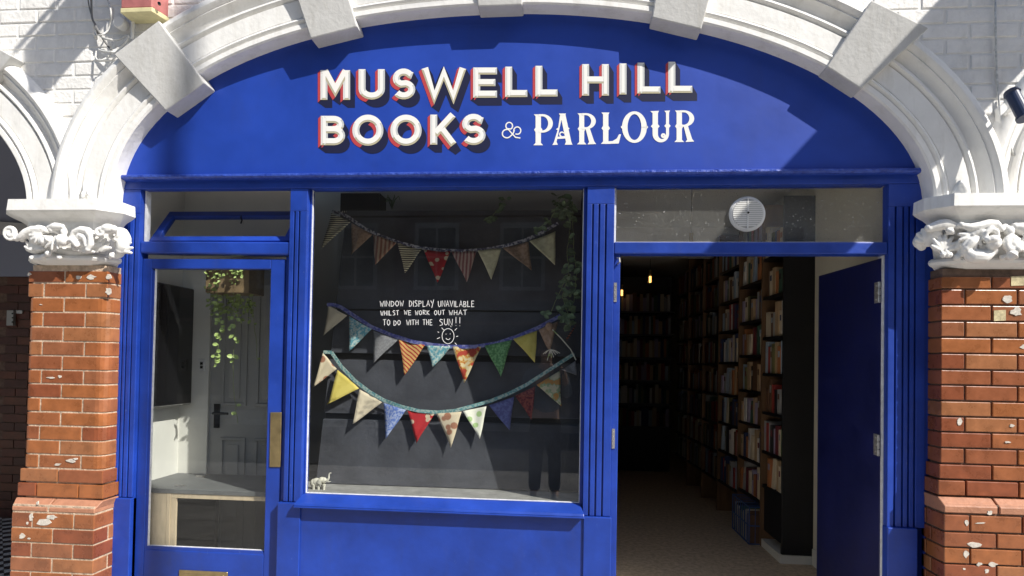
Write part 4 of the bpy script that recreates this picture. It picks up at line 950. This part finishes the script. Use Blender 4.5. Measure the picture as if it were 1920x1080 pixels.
b2 = bunting('middle string of bunting below the writing, with violet blue tape', (560, 340), 3.177,
        [(170, 735), (210, 735), (250, 748), (330, 800), (430, 865), (550, 915), (680, 955), (800, 975), (920, 985), (1050, 985), (1180, 965), (1300, 925), (1420, 875), (1560, 800)], R2,
        [((178, 740), (288, 800), (150, 922), 'cream'), ((305, 805), (435, 880), (303, 1012), 'teal'), ((445, 890), (592, 945), (448, 1085), 'grey'), ((598, 945), (752, 975), (634, 1155), 'orange'), ((764, 978), (910, 985), (800, 1108), 'teal'),
         ((918, 985), (1090, 985), (988, 1202), 'bold'), ((1108, 980), (1272, 945), (1206, 1163), 'green'), ((1278, 940), (1420, 890), (1408, 1080), 'yellow'), ((1430, 885), (1545, 835), (1495, 1020), 'brown'), ((1590, 940), (1655, 850), (1600, 948), 'darks')], .045, .022)
b3 = bunting('lowest string of bunting in full sun, with teal tape', (560, 600), 3.0,
        [(140, 180), (185, 182), (240, 262), (320, 345), (400, 405), (480, 452), (580, 488), (680, 512), (780, 519), (880, 510), (980, 483), (1080, 455), (1180, 415), (1280, 365), (1380, 300), (1480, 235), (1550, 190)], R3,
        [((140, 185), (215, 275), (85, 378), 'floral'), ((222, 280), (342, 385), (163, 475), 'yellow'), ((345, 390), (472, 462), (308, 585), 'cream'), ((478, 465), (605, 505), (492, 668), 'blue'), ((612, 510), (765, 525), (665, 692), 'red'),
         ((775, 525), (918, 515), (858, 718), 'floral'), ((925, 512), (1058, 485), (1020, 668), 'white'), ((1070, 480), (1212, 432), (1188, 618), 'violet'), ((1218, 425), (1332, 372), (1310, 562), 'dred'), ((1338, 365), (1470, 285), (1478, 485), 'tropic'), ((1478, 280), (1558, 230), (1565, 312), 'grey')], .045, .020)
q = MB(); c0 = onb(1030, 612, .07); q.ball(c0, .024, .012, .024, 12, 8); q.build('rosette', CL['brown'], b2, smooth=True)
q = MB()
for k in range(9):
    a = onb(1032, 655, .06); e = onb(1018+k*4, 668+rnd(-6, 8), .06); q.tube([a, a.lerp(e, .5)+Vector((0, -.004, .004)), e], .0022, 5)
q.tube([onb(1036, 618, .07), onb(1052, 634, .07), onb(1070, 655, .07), onb(1080, 675, .07)], .0035, 6); q.build('tassel', CL['white'], b2)

# elephant figurine
el_ = MB(); SC = 10.8
def ep(x, y, dy=0): return at(560+x/SC, 860+y/SC, .27+dy)
mm = 1/SC/346
def eball(x, y, rx, rz, ry, dy=0): p = ep(x, y, dy); el_.ball(p, rx*mm, ry*mm, rz*mm, 14, 10)
eball(370, 470, 115, 82, 75); eball(300, 490, 70, 85, 68); eball(470, 430, 75, 62, 60); eball(515, 440, 55, 66, 50)
for x, dy in ((400, -.010), (510, -.010), (300, -.010), (320, .012), (480, .014)):
    el_.tube([ep(x+6, 520, dy), ep(x+2, 600, dy), ep(x+6, 665, dy), ep(x+6, 684, dy)], [34*mm, 25*mm, 24*mm, 28*mm], 10)
el_.tube([ep(540, 440), ep(590, 430), ep(612, 390), ep(612, 330), ep(622, 300), ep(660, 288)], [34*mm, 26*mm, 20*mm, 16*mm, 14*mm, 12*mm], 10)
el_.tube([ep(200+60, 560), ep(245, 600)], [8*mm, 6*mm], 6)
elo = el_.build('elephant_figurine', ELE, smooth=True); tag(elo, 'small ivory elephant figurine with raised trunk on the window ledge', 'figurine')
rm = elo.modifiers.new('fuse', 'REMESH'); rm.mode = 'VOXEL'; rm.voxel_size = .0016; rm.use_smooth_shade = True
q = MB(); q.prism([ep(345, 480, -.020), ep(400, 410, -.026), ep(455, 460, -.026), ep(465, 530, -.022), ep(400, 515, -.026)], [ep(345, 480, -.017), ep(400, 410, -.019), ep(455, 460, -.019), ep(465, 530, -.017), ep(400, 515, -.019)]); q.build('ear', ELE, elo, bev=.001)
q = MB(); q.tube([ep(535, 460, -.012), ep(600, 470, -.014), ep(655, 462, -.014)], [9*mm, 10*mm, 3*mm], 8); q.tube([ep(535, 470, .010), ep(560, 490, .010)], [9*mm, 3*mm], 8); q.build('tusk', ELE, elo, smooth=True)

# black books standing on the board top
for (u0, u1, v0, v1), lab in (((638, 671, 362, 393), 'left black hardback standing above the display board'), ((669, 712, 362, 394), 'right black hardback with pale edge above the display board')):
    Y_ = by(2.36)+.06; P = [at(u0, v1, Y_), at(u1, v0, Y_)]
    q = MB(); q.mi = 0; q.box(P[0].x, P[1].x, Y_, Y_+.15, 2.352, P[1].z); q.mi = 1; q.box(P[0].x+.004, P[1].x-.004, Y_+.003, Y_+.148, P[1].z, P[1].z+.004)
    q.mi = 1
    for k in range(5): q.box(P[0].x+.012+k*.014, P[0].x+.018+k*.014, Y_-.0006, Y_, 2.39, 2.40)
    tag(q.build('book', [BLACK, PAGES]), lab, 'book')
b = MB(); b.box(BX0, .094, by(2.36)-.005, 1.098, 2.325, 2.352); struct(b.build('board_shelf', BLACK))
q = MB(); x = at(838, 392, 1.05).x; rows_ = 0
for k in range(4): q.mi = k % 3; q.box(x+k*.024, x+k*.024+.021, 1.0, 1.09, 2.353, 2.42+.004*k); 
tag(q.build('book_row', [book_mat('maroon', (.20, .04, .05)), book_mat('tan', (.42, .29, .17)), BLACK]), 'few small red books on the shelf above the display board', 'books')

# plants
def leaf(q, c, d, n, l, w_):
    d = d.normalized(); s = d.cross(n).normalized(); n = s.cross(d).normalized()
    pts = [c, c+d*l*.35+s*w_*.5+n*l*.08, c+d*l*.75+s*w_*.4+n*l*.06, c+d*l, c+d*l*.75-s*w_*.4+n*l*.06, c+d*l*.35-s*w_*.5+n*l*.08, c+d*l*.4, c+d*l*.75]
    q.add(pts, [(0, 1, 6), (1, 2, 7, 6), (2, 3, 7), (3, 4, 7), (4, 5, 6, 7), (5, 0, 6)])
def vine(q, st, pts, dens, l, spread=.02):
    D = []
    for a, c in zip(pts, pts[1:]):
        for k in range(6): D.append(a.lerp(c, k/6)+Vector((rnd(-.003, .003), rnd(-.003, .003), 0)))
    D.append(pts[-1]); st.tube(D, .0014, 5)
    for p in D:
        if random.random() < dens:
            sgn = random.choice((-1, 1)); d = Vector((sgn*rnd(.5, 1), rnd(-.6, .3), rnd(-.7, .4))); L_ = l*rnd(.7, 1.25)
            leaf(q, p, d, Vector((rnd(-.4, .4), -1, rnd(.2, .8))), L_, L_*.72)
def cluster(q, c, rx, ry, rz, n, l):
    for _ in range(n):
        p = c+Vector((rnd(-1, 1)*rx, rnd(-1, 1)*ry, rnd(-1, 1)*rz)); d = Vector((rnd(-1, 1), rnd(-1, .4), rnd(-.9, .5))); L_ = l*rnd(.6, 1.2)
        leaf(q, p, d, Vector((rnd(-.5, .5), -1, rnd(0, .9))), L_, L_*.7)
pt = thing('hanging_plant', 'trailing lime green plant in a brown box inside the narrow door', 'plant')
YV = .34; v2p = lambda x, y, Y=YV: at(270+x/5.142, 490+y/5.142, Y)
a, c = v2p(580, 60), v2p(992, 298); q = MB(); q.box(a.x, c.x, YV+.02, YV+.2, c.z, a.z+.05); q.build('planter_box', mat('brown planter', (.22, .155, .085), .8, .2, var=.3, vscale=20), pt)
lf, st = MB(), MB()
vine(lf, st, [v2p(700, 280), v2p(722, 480), v2p(740, 600), v2p(740, 720), v2p(715, 820), v2p(690, 900), v2p(680, 1000)], .50, .030)
vine(lf, st, [v2p(860, 300), v2p(868, 500), v2p(878, 660), v2p(870, 800), v2p(862, 920), v2p(858, 1060), v2p(872, 1300), v2p(905, 1560)], .22, .032)
for x, y in ((850, 540), (905, 560), (830, 640), (880, 620), (885, 740), (900, 770), (700, 590), (760, 580), (770, 650), (720, 700)): leaf(lf, v2p(x-6, y-14, YV-.01), Vector((rnd(-.3, .6), -.3, -.6)), Vector((0, -1, .5)), .030, .024)
vine(lf, st, [v2p(1040, 300, .5), v2p(1060, 600, .5), v2p(1090, 840, .5), v2p(1090, 960, .5)], .22, .026)
cluster(lf, v2p(890, 110, YV+.0), .03, .03, .035, 34, .026); cluster(lf, v2p(660, 170, YV), .05, .03, .06, 26, .022); cluster(lf, v2p(760, 140, YV), .1, .02, .05, 22, .022)
for k in range(7): 
    x = 640+k*60; vine(lf, st, [v2p(x, 200, .45), v2p(x+rnd(-20, 20), 360, .45), v2p(x+rnd(-20, 30), 480+rnd(-60, 80), .45)], .75, .028)
cluster(lf, v2p(800, 400, .48), .10, .05, .07, 60, .028); cluster(lf, v2p(920, 470, .48), .09, .04, .06, 40, .028)
stuff(lf.build('foliage', LEAF, pt)); stuff(st.build('stems', STEM, pt))
pw_ = thing('trailing_plant', 'dull green plant trailing down the right side of the display window', 'plant')
lf, st = MB(), MB(); w7 = lambda x, y, Y=.42: at(560+x/3.177, 340+y/3.177, Y)
vine(lf, st, [w7(1580, 90), w7(1620, 250), w7(1600, 420), w7(1610, 560), w7(1570, 680), w7(1600, 780), w7(1620, 870)], .75, .045)
vine(lf, st, [w7(1560, 100), w7(1500, 230), w7(1440, 270), w7(1400, 300)], .7, .036); vine(lf, st, [w7(1630, 120), w7(1640, 400), w7(1655, 560), w7(1640, 720)], .7, .04)
vine(lf, st, [w7(1600, 560), w7(1560, 650), w7(1500, 780), w7(1460, 800)], .6, .034); cluster(lf, w7(1580, 150), .05, .04, .07, 40, .04); cluster(lf, w7(1600, 800), .04, .04, .05, 26, .045); cluster(lf, w7(1610, 600), .03, .03, .08, 24, .042)
vine(lf, st, [w7(1240, 100, .85), w7(1190, 160, .80), w7(1150, 215, .78), w7(1100, 232, .78)], .55, .04)
stuff(lf.build('foliage', LEAF_D, pw_)); stuff(st.build('stems', STEM, pw_))
sp_ = thing('spider_plant', 'small spiky dark plant on top of the display board', 'plant')
st = MB()
for k in range(9):
    a = at(735, 392, .98); s = rnd(-1, 1); st.tube([a, a+Vector((s*.03, 0, .06)), a+Vector((s*.08, -.01, .075+rnd(-.02, .02))), a+Vector((s*.11, -.02, .04))], [.003, .004, .003, .001], 5)
stuff(st.build('foliage', LEAF_D, sp_))

# ================================================================== LOBBY behind the narrow door
b = MB(); b.box(-2.46, -2.42, .175, 1.0, 0, 2.85); struct(b.build('lobby_side_wall', OFFWHITE))
b = MB(); b.box(-2.42, -2.232, .64, .72, 0, 2.85); b.box(-2.232, -1.68, .64, .72, 2.02, 2.85); struct(b.build('lobby_back_wall', OFFWHITE))
b = MB(); b.box(-2.42, -1.45, .175, .70, 2.50, 2.56); b.box(-2.42, -1.68, .70, .78, 2.851, 2.9); struct(b.build('lobby_ceiling', CEIL))
b = MB(); b.plan([(-1.46, .192), (-1.635, .6395), (-1.645, .6395), (-1.47, .192)], 0, 2.499); struct(b.build('lobby_partition', mat('grey partition', (.16, .16, .16), .8)))
tv = thing('television', 'black flat television on the lobby side wall behind the door glass', 'television')
q = MB(); q.box(-2.372, -2.335, .255, .632, 1.125, 1.85); q.build('screen', PLASTIC_K, tv, bev=.006); q = MB(); q.box(-2.419, -2.372, .36, .56, 1.38, 1.60); q.build('wall_bracket', PLASTIC_K, tv)
q = MB(); q.box(-2.3345, -2.334, .262, .626, 1.128, 1.134); q.build('trim', STEEL, tv)
pd = thing('panelled_door', 'grey white panelled door at the back of the lobby', 'door')
GW = mat('pale grey door paint', (.34, .34, .33), .6, .3, var=.05)
q = MB(); q.box(-2.228, -1.68, .655, .695, .01, 2.015); q.build('leaf', GW, pd)
for x0, x1 in ((-2.15, -1.985), (-1.925, -1.76)):
    for z0, z1 in ((.15, .92), (1.12, 1.93)):
        q = MB(); q.box(x0, x1, .645, .6548, z0, z0+.018); q.box(x0, x1, .645, .6548, z1-.018, z1); q.box(x0, x0+.018, .645, .6548, z0+.018, z1-.018); q.box(x1-.018, x1, .645, .6548, z0+.018, z1-.018); q.box(x0+.045, x1-.045, .648, .6548, z0+.045, z1-.045)
        q.build('panel', GW, pd, bev=.002)
hz = at(405, 780, .64); q = MB(); q.box(hz.x-.018, hz.x+.018, .646, .6545, hz.z-.075, hz.z+.075); q.tube([(hz.x, .646, hz.z+.02), (hz.x, .605, hz.z+.02), (hz.x+.10, .60, hz.z+.02)], .008, 8); q.build('handle', PLASTIC_K, pd)
q = MB(); s_ = at(378, 685, .63); q.box(s_.x-.022, s_.x+.022, .630, .6395, s_.z-.038, s_.z+.038); tag(q.build('light_switch', PLASTIC_W, bev=.003), 'small white double light switch on the lobby back wall', 'switch')
q = MB(); q.box(s_.x-.008, s_.x+.008, .626, .6302, s_.z-.02, s_.z-.004); q.box(s_.x-.008, s_.x+.008, .626, .6302, s_.z+.004, s_.z+.02); q.build('rocker', PLASTIC_K, bpy.data.objects['light_switch'])
bn = thing('bench', 'lobby bench with dark hinged lid and pale plywood front', 'bench')
q = MB(); q.box(-2.419, -1.505, .185, .638, .665, .69); q.build('lid', SLATE, bn, bev=.002)
q = MB(); q.box(-2.16, -1.506, .19, .206, .640, .6645); q.build('front_rail', PLY, bn)
q = MB(); q.box(-2.419, -2.185, .19, .206, .02, .6648); q.build('front_panel', PLY, bn, bev=.001)
q = MB(); q.box(-2.183, -2.162, .188, .206, .0, .6645); q.box(-2.162, -2.130, .192, .206, .0, .6395); q.build('leg', PLY, bn, bev=.001)
q = MB(); q.box(-2.419, -2.14, .60, .635, 0, .6645); q.build('back_panel', BLACK, bn)
for u, v in ((337, 911), (376, 894)):
    d = ray(u, v); t_ = (.691-CAM.z)/d.z; p = CAM+d*t_
    q = MB(); q.box(p.x-.028, p.x+.028, p.y-.014, p.y+.016, .690, .6935); q.tube([(p.x-.028, p.y, .695), (p.x+.028, p.y, .695)], .004, 8); q.build('lid_hinge', STEEL, bn)

# ================================================================== LEFT PORCH
b = MB(); b.box(-7.4, -2.5, .13, 2.0, -.06, -.012); struct(b.build('porch_floor', MORTAR_D))
b = MB(); S = .074; k = 0
for i in range(-30, 30):
    for j in range(-30, 40):
        x = -4.2+(i-j)*S*.7072; y = 1.0+(i+j)*S*.7072
        if -5.4 < x < -2.95 and .2 < y < 1.9:
            b.mi = (i+j) % 2 if (i % 2) else (i+j+1) % 2; b.mi = (i+j) % 2
            h_ = S*.5; c = S*.7072/1
            b.mi = i % 2 ^ j % 2; b.prism([(x-.0515, y, -.008), (x, y-.0515, -.008), (x+.0515, y, -.008), (x, y+.0515, -.008)], [(x-.0515, y, -.012), (x, y-.0515, -.012), (x+.0515, y, -.012), (x, y+.0515, -.012)])
stuff(b.build('floor_tiles', [TILE_B, TILE_W], bpy.data.objects['porch_floor']))
pw = thing('porch_wall', 'dark brown brick back wall of the shaded porch on the left', 'wall')
b = MB(); b.box(-7.4, -2.9, 1.935, 2.05, -.06, 3.6); b.build('mortar', MORTAR_D, pw)
z = 0; rw = 0
while z < 2.05:
    x = -5.0+(.1125 if rw % 2 else 0)
    while x < -3.2:
        q = MB(); q.box(x+.004, x+.221, 1.925+rnd(-.001, .001), 1.96, z+.005, z+.07); q.build('brick', random.choice(PORCH), pw); x += .225
    z += .075; rw += 1
b = MB(); b.box(-2.95, -2.9, .14, 2.0, -.06, 3.4); b.box(-2.9, -2.5, .175, .25, -.06, 2.3); struct(b.build('porch_side_wall', mat('dark porch render', (.06, .05, .05), .8)))
b = MB(); b.box(-7.5, -7.4, .13, 2.05, -.06, 3.6); struct(b.build('porch_end_wall', DARKWALL))
b = MB(); b.box(-7.4, -2.5, .13, 2.05, 3.4, 3.5); struct(b.build('porch_ceiling', CEIL))
b = MB(); b.box(2.0, 7.0, .32, .40, -.12, 3.0); struct(b.build('neighbour_wall', mat('grey neighbour panel', (.10, .10, .11), .6)))
b = MB(); b.box(-7.4, -2.95, 1.90, 1.93, 2.10, 3.4); struct(b.build('porch_fanlight', mat('grey blue fanlight paint', (.24, .26, .34), .5)))
b = MB(); b.slab([(-5.6, 2.50), (-4.2, 2.42), (-4.2, 2.52), (-5.6, 2.62)], 1.86, 1.90); struct(b.build('fanlight_bar', mat('grey bar paint', (.45, .45, .46), .5)))
db = thing('doorbell', 'small grey door entry panel on the dark porch wall', 'doorbell')
a = at(17, 582, 1.92); c = at(29, 611, 1.92); q = MB(); q.box(a.x, c.x, 1.895, 1.9235, c.z, a.z); q.build('plate', mat('grey aluminium', (.36, .35, .33), .4, .5, .5), db, bev=.003)
a = at(31, 582, 1.92); c = at(43, 588, 1.92); q = MB(); q.box(a.x, c.x, 1.912, 1.9235, c.z, a.z); q.build('name_plate', STEEL, db)
for k in range(3): q = MB(); p = at(24, 588+8*k, 1.895); q.cyl((p.x, 1.895, p.z), (0, -1, 0), .007, .005, 10); q.build('button', PLASTIC_K, db)

# ================================================================== THINGS ON THE WHITE WALL
al = thing('alarm_box', 'faded red alarm box with cream base above the left arch block', 'alarm box')
def abox(u0, u1, uc, vtop, vbot, y0, y1, m, name):
    a = at(u0, vbot, y1); c = at(u1, vbot, y1); e = at(uc, vbot, y0); zt = at(u0, vtop, y0).z; zb_ = at(u0+20, vbot, y0).z
    pts = [(a.x, .049), (a.x, y0), (e.x, y0), (c.x, y1+.05), (c.x, .049)]
    q = MB(); q.plan(pts, zb_, zt); return q.build(name, m, al, bev=.004, seg=2)
abox(236, 300, 284, -80, 14, -.055, -.02, ALARM_R, 'cover'); abox(235, 302, 285, 14.5, 23, -.060, -.022, ALARM_Y, 'base')
p = at(292, 5, -.06); q = MB(); q.cyl((p.x+.01, -.045, p.z), (.5, -1, 0), .008, .012, 10); q.build('screw', PLASTIC_K, al)
w8 = lambda x, y, Y=.035: at(140+x/7.715, y/7.715, Y)
jb = thing('junction_box', 'round white junction box with short pipe under the alarm box', 'junction box')
p = w8(715, 375, .05); q = MB(); q.cyl((p.x, .05, p.z), (0, -1, 0), 85/7.715/345, .045, 20); q.build('cover', WHITE, jb, bev=.004); q = MB(); q.tube([w8(845, 290, .03), w8(838, 420, .03), w8(832, 560, .03)], .009, 8); q.build('pipe', WHITE, jb)
cb = thing('cable_bundle', 'tangle of painted cables looping on the wall left of the block', 'cables')
for pts, r_, m in (([(470, -60), (475, 0), (510, 90), (527, 200), (515, 330), (480, 440), (400, 500), (350, 512)], .0045, CABLE), ([(240, -60), (250, 240), (300, 360), (340, 450), (400, 550), (500, 690), (545, 725)], .005, CABLE_D), ([(190, -40), (215, 120), (270, 300), (320, 450), (345, 500)], .0035, CABLE_D),
                   ([(280, 370), (310, 450), (400, 540), (520, 575), (640, 570), (720, 530), (765, 515), (765, 570), (690, 650), (600, 720), (540, 752), (420, 745), (345, 720)], .006, CABLE), ([(560, 720), (510, 790), (440, 850), (350, 875), (305, 830), (310, 740)], .0045, CABLE), ([(300, 500), (305, 560)], .009, CABLE), ([(330, 450), (350, 455)], .006, CABLE)):
    q = MB(); P = [w8(x, y, .018+.014*math.sin(i*1.7)) for i, (x, y) in enumerate(pts)]; D = []
    for i in range(len(P)-1):
        p0, p1, p2, p3 = P[max(i-1, 0)], P[i], P[i+1], P[min(i+2, len(P)-1)]
        for k in range(5):
            s = k/5; D.append(.5*((2*p1)+(p2-p0)*s+(2*p0-5*p1+4*p2-p3)*s*s+(3*p1-p0-3*p2+p3)*s**3))
    D.append(P[-1]); q.tube(D, r_, 8); q.build('cable', m, cb, smooth=True)
wc = MB(); wc.tube([at(u, v, .04) for u, v in ((1866, -20), (1867, 60), (1868, 110), (1870, 150), (1874, 200), (1880, 235), (1890, 265), (1898, 285), (1906, 297))], .0045, 8)
tag(wc.build('wall_cable', CABLE, smooth=True), 'long pale cable running down the white wall at the right edge', 'cable')
fl = thing('security_lamp', 'navy blue tubular lamp on a white bracket at the right edge', 'lamp')
p0, p1 = at(1896, 172, -.10), at(1922, 222, -.16); q = MB(); q.tube([p0, p0.lerp(p1, .08), p0.lerp(p1, .1), p0.lerp(p1, .9), p0.lerp(p1, .92), p1], [.030, .033, .028, .028, .033, .033], 20); q.build('body', NAVY, fl)
q = MB(); q.px([(1874, 200), (1884, 192), (1891, 204), (1886, 236), (1876, 232)], .012, .048); q.tube([at(1884, 215, .012), at(1898, 200, -.06), p0.lerp(p1, .5)], .010, 8); q.build('bracket', WHITE, fl, bev=.003)

# boards that hang out over the street: their shade crosses the front
def hang_sign(label, x, z0, z1, y0, y1, gap=.06):
    t = thing('hanging_sign', label, 'sign', 'projecting signs above the arches')
    q = MB(); q.box(x-.02, x+.02, y0, y1, z0, z1); q.build('board', BLUE, t, bev=.004)
    q = MB(); q.tube([(x, .05, z1+gap), (x, y0-.05, z1+gap)], .015, 10); q.tube([(x, y0+.1, z1-.01), (x, y0+.1, z1+gap)], .008, 8); q.tube([(x, y1-.1, z1-.01), (x, y1-.1, z1+gap)], .008, 8); q.build('bracket', NAVY, t)
    return t
KX, KZ = 1.5, 1.68
xs_ = 2.75; zt = 3.16+(xs_-1.752)*KZ/KX
hang_sign('blue board hung out from the wall to the right of the arch', xs_, zt-.74, zt, -1.46, -.1, .0)
a_ = at(220, 15, .05); c_ = at(107, 0, .05); xs2 = -1.55
zl = a_.z+(xs2-a_.x)*KZ/KX; zh = c_.z+(xs2-c_.x)*KZ/KX; xe = -2.90
hang_sign('blue board hung out from the wall above the left block', xs2, zl, zh-.07, -(xs2-xe)/KX, -.1)

sl_ = thing('street_lamp', 'tall grey street lamp on the kerb, out of the picture to the right', 'street lamp')
lx, ly = -2.15+1.5*4.09, -4.0
q = MB(); q.tube([(lx, ly, -.12), (lx, ly, 1.3), (lx, ly, 1.32), (lx, ly, 10.1)], [.09, .09, .055, .045], 14); q.build('column', NAVY, sl_)
q = MB(); q.tube([(lx, ly, 10.0), (lx+.2, ly, 10.25), (lx+.7, ly, 10.35), (lx+1.1, ly, 10.33)], .035, 10); q.build('arm', NAVY, sl_)
q = MB(); q.tube([(lx+.9, ly, 10.30), (lx+1.0, ly, 10.28), (lx+1.5, ly, 10.26), (lx+1.6, ly, 10.28)], [.03, .11, .13, .03], 12); q.build('lantern', NAVY, sl_)

# ================================================================== ACROSS THE STREET (seen in the glass)
def terrace(label, x0, x1, h, m, nw):
    t = thing('terrace_house', label, 'building', 'terraced houses across the street')
    q = MB(); q.box(x0, x1, -20, -14.2, -.12, h); q.build('wall', m, t)
    q = MB(); q.prism([(x0, -14.0, h), (x1, -14.0, h), (x1, -17.1, h+2.2), (x0, -17.1, h+2.2)], [(x0, -20.2, h), (x1, -20.2, h), (x1, -17.1, h+2.2), (x0, -17.1, h+2.2)]); q.build('roof', SLATE, t)
    for fl_ in range(1, 3):
        for i in range(nw):
            xc = x0+(x1-x0)*(i+.5)/nw; z0 = .6+fl_*3.0
            q = MB(); q.box(xc-.65, xc+.65, -14.25, -14.12, z0-.1, z0); q.box(xc-.65, xc-.55, -14.25, -14.14, z0, z0+1.7); q.box(xc+.55, xc+.65, -14.25, -14.14, z0, z0+1.7); q.box(xc-.65, xc+.65, -14.25, -14.14, z0+1.7, z0+1.85); q.box(xc-.55, xc+.55, -14.2, -14.16, z0+.82, z0+.88); q.box(xc-.03, xc+.03, -14.2, -14.16, z0, z0+1.7)
            wf = q.build('window', OPP_W, t); q = MB(); q.box(xc-.55, xc+.55, -14.198, -14.19, z0, z0+1.7); q.build('pane', PLASTIC_K, wf)
    q = MB(); q.box(x0+.3, x1-.3, -14.26, -14.19, 2.6, 3.2); q.build('shop_sign', BLACK, t); q = MB(); q.box(x0+.4, x1-.4, -14.23, -14.19, .3, 2.5); q.build('shop_window', PLASTIC_K, t)
terrace('buff brick terrace house across the street, left of the middle', -12, -5, 9.2, OPP, 3); terrace('red brick terrace house directly across the street', -5, 2.5, 9.6, mat('red brick facade', (.13, .07, .05), .85, .2, var=.2, vscale=3), 3)
terrace('cream rendered terrace house across the street, right of the middle', 2.5, 9.5, 9.0, mat('cream render facade', (.34, .29, .225), .85, .2, var=.1, vscale=3), 3); terrace('far buff brick terrace house across the street', 9.5, 17, 9.4, OPP, 3); terrace('leftmost red brick terrace house across the street', -20, -12, 9.4, MATS['red brick facade'], 3)

# ================================================================== the photographer, seen in the window
def skin(name, verts, edges, radii, m, parent=None, sub=2, root=0):
    me = bpy.data.meshes.new(name); me.from_pydata(verts, edges, []); me.materials.append(m)
    o = bpy.data.objects.new(name, me); COL.objects.link(o)
    if parent: o.parent = parent
    sk = o.modifiers.new('skin', 'SKIN'); lay = me.skin_vertices[0] if me.skin_vertices else None
    if lay is None:
        bm = bmesh.new(); bm.from_mesh(me); bm.verts.layers.skin.verify(); bm.to_mesh(me); bm.free(); lay = me.skin_vertices[0]
    for i, r_ in enumerate(radii): lay.data[i].radius = (r_, r_) if not isinstance(r_, tuple) else r_; lay.data[i].use_root = (i == root)
    sk.use_smooth_shade = True; s_ = o.modifiers.new('sub', 'SUBSURF'); s_.levels = sub; s_.render_levels = sub
    return o
per = thing('person', 'person in dark trousers and grey blue top holding up a phone', 'person')
PX, PY, G = -.20, -3.50, -.104; HX = PX+.12
SKIN_M = mat('skin', (.50, .30, .21), .55, .3); TOP = mat('grey blue top', (.10, .13, .17), .85, .1); TRO = mat('black trousers', (.018, .018, .020), .85, .1); SHOE = mat('pale shoes', (.52, .50, .46), .6, .3); HAIR = mat('brown hair', (.05, .03, .02), .6)
vs = [(PX, PY, G+.95), (PX, PY, G+1.12), (PX, PY, G+1.30), (PX, PY+.01, G+1.43), (PX, PY+.02, G+1.52), (PX, PY+.03, G+1.60), (PX, PY+.03, G+1.70)]
es = [(i, i+1) for i in range(6)]; rs = [(.16, .11), (.135, .10), (.165, .11), (.12, .085), .055, (.075, .09), (.068, .085)]
for sg in (-1, 1):
    o_ = len(vs); vs += [(PX+sg*.09, PY, G+.86), (PX+sg*.10, PY+.01, G+.48), (PX+sg*.115, PY-.01, G+.10), (PX+sg*.13, PY+.10, G+.035)]; rs += [.085, .062, .045, .038]; es += [(0, o_), (o_, o_+1), (o_+1, o_+2), (o_+2, o_+3)]
    o_ = len(vs); vs += [(PX+sg*.19, PY+.01, G+1.41), (PX+sg*.24, PY+.07, G+1.16), (HX+sg*.12-.03, PY+.27, G+1.36), (HX+sg*.075, PY+.33, G+1.45)]; rs += [.058, .045, .034, (.030, .018)]; es += [(3, o_), (o_, o_+1), (o_+1, o_+2), (o_+2, o_+3)]
    w0 = o_+3
    for k in range(4):
        o_ = len(vs); vs += [(HX+sg*(.062-.004*k), PY+.350, G+1.475-.018*k), (HX+sg*.050, PY+.372, G+1.480-.018*k), (HX+sg*.030, PY+.374, G+1.478-.018*k)]; rs += [.0085, .008, .007]; es += [(w0, o_), (o_, o_+1), (o_+1, o_+2)]
    o_ = len(vs); vs += [(HX+sg*.058, PY+.335, G+1.485), (HX+sg*.040, PY+.338, G+1.495)]; rs += [.010, .008]; es += [(w0, o_), (o_, o_+1)]
body = skin('body', vs, es, rs, SKIN_M, per)
cv = [(PX, PY, G+.93), (PX, PY, G+1.12), (PX, PY, G+1.30), (PX, PY+.01, G+1.44)]; ce = [(0, 1), (1, 2), (2, 3)]; cr = [(.18, .13), (.155, .12), (.185, .13), (.13, .095)]
for sg in (-1, 1):
    o_ = len(cv); cv += [(PX+sg*.19, PY+.01, G+1.41), (PX+sg*.24, PY+.07, G+1.17), (HX+sg*.135-.03, PY+.24, G+1.335)]; cr += [.072, .060, .048]; ce += [(3, o_), (o_, o_+1), (o_+1, o_+2)]
skin('jumper', cv, ce, cr, TOP, per)
tv_ = [(PX, PY, G+.97), (PX, PY, G+.88)]; te = [(0, 1)]; tr_ = [(.165, .125), (.17, .13)]
for sg in (-1, 1):
    o_ = len(tv_); tv_ += [(PX+sg*.095, PY, G+.80), (PX+sg*.10, PY+.01, G+.48), (PX+sg*.115, PY-.01, G+.09)]; tr_ += [.10, .082, .070]; te += [(1, o_), (o_, o_+1), (o_+1, o_+2)]
skin('trousers', tv_, te, tr_, TRO, per)
for sg in (-1, 1):
    skin('shoe', [(PX+sg*.115, PY-.04, G+.045), (PX+sg*.12, PY+.05, G+.045), (PX+sg*.135, PY+.17, G+.035)], [(0, 1), (1, 2)], [.045, .045, .036], SHOE, per)
q = MB(); q.ball((PX, PY+.005, G+1.715), .090, .100, .085, 16, 10); q.build('hair', HAIR, per, smooth=True)
q = MB(); q.ball((PX, PY+.118, G+1.655), .012, .016, .02); q.build('nose', SKIN_M, per, smooth=True)
for sg in (-1, 1): q = MB(); q.ball((PX+sg*.03, PY+.108, G+1.675), .011, .008, .007); q.build('eye', PLASTIC_K, per); q = MB(); q.ball((PX+sg*.085, PY+.03, G+1.66), .01, .022, .03); q.build('ear', SKIN_M, per, smooth=True)
q = MB(); q.box(PX-.022, PX+.022, PY+.110, PY+.116, G+1.618, G+1.626); q.build('mouth', ALARM_R, per)
q = MB(); q.box(HX-.076, HX+.076, PY+.358, PY+.367, G+1.41, G+1.485); tag(q.build('phone', PLASTIC_K, bev=.003), 'black phone held sideways in both hands by the person', 'phone')
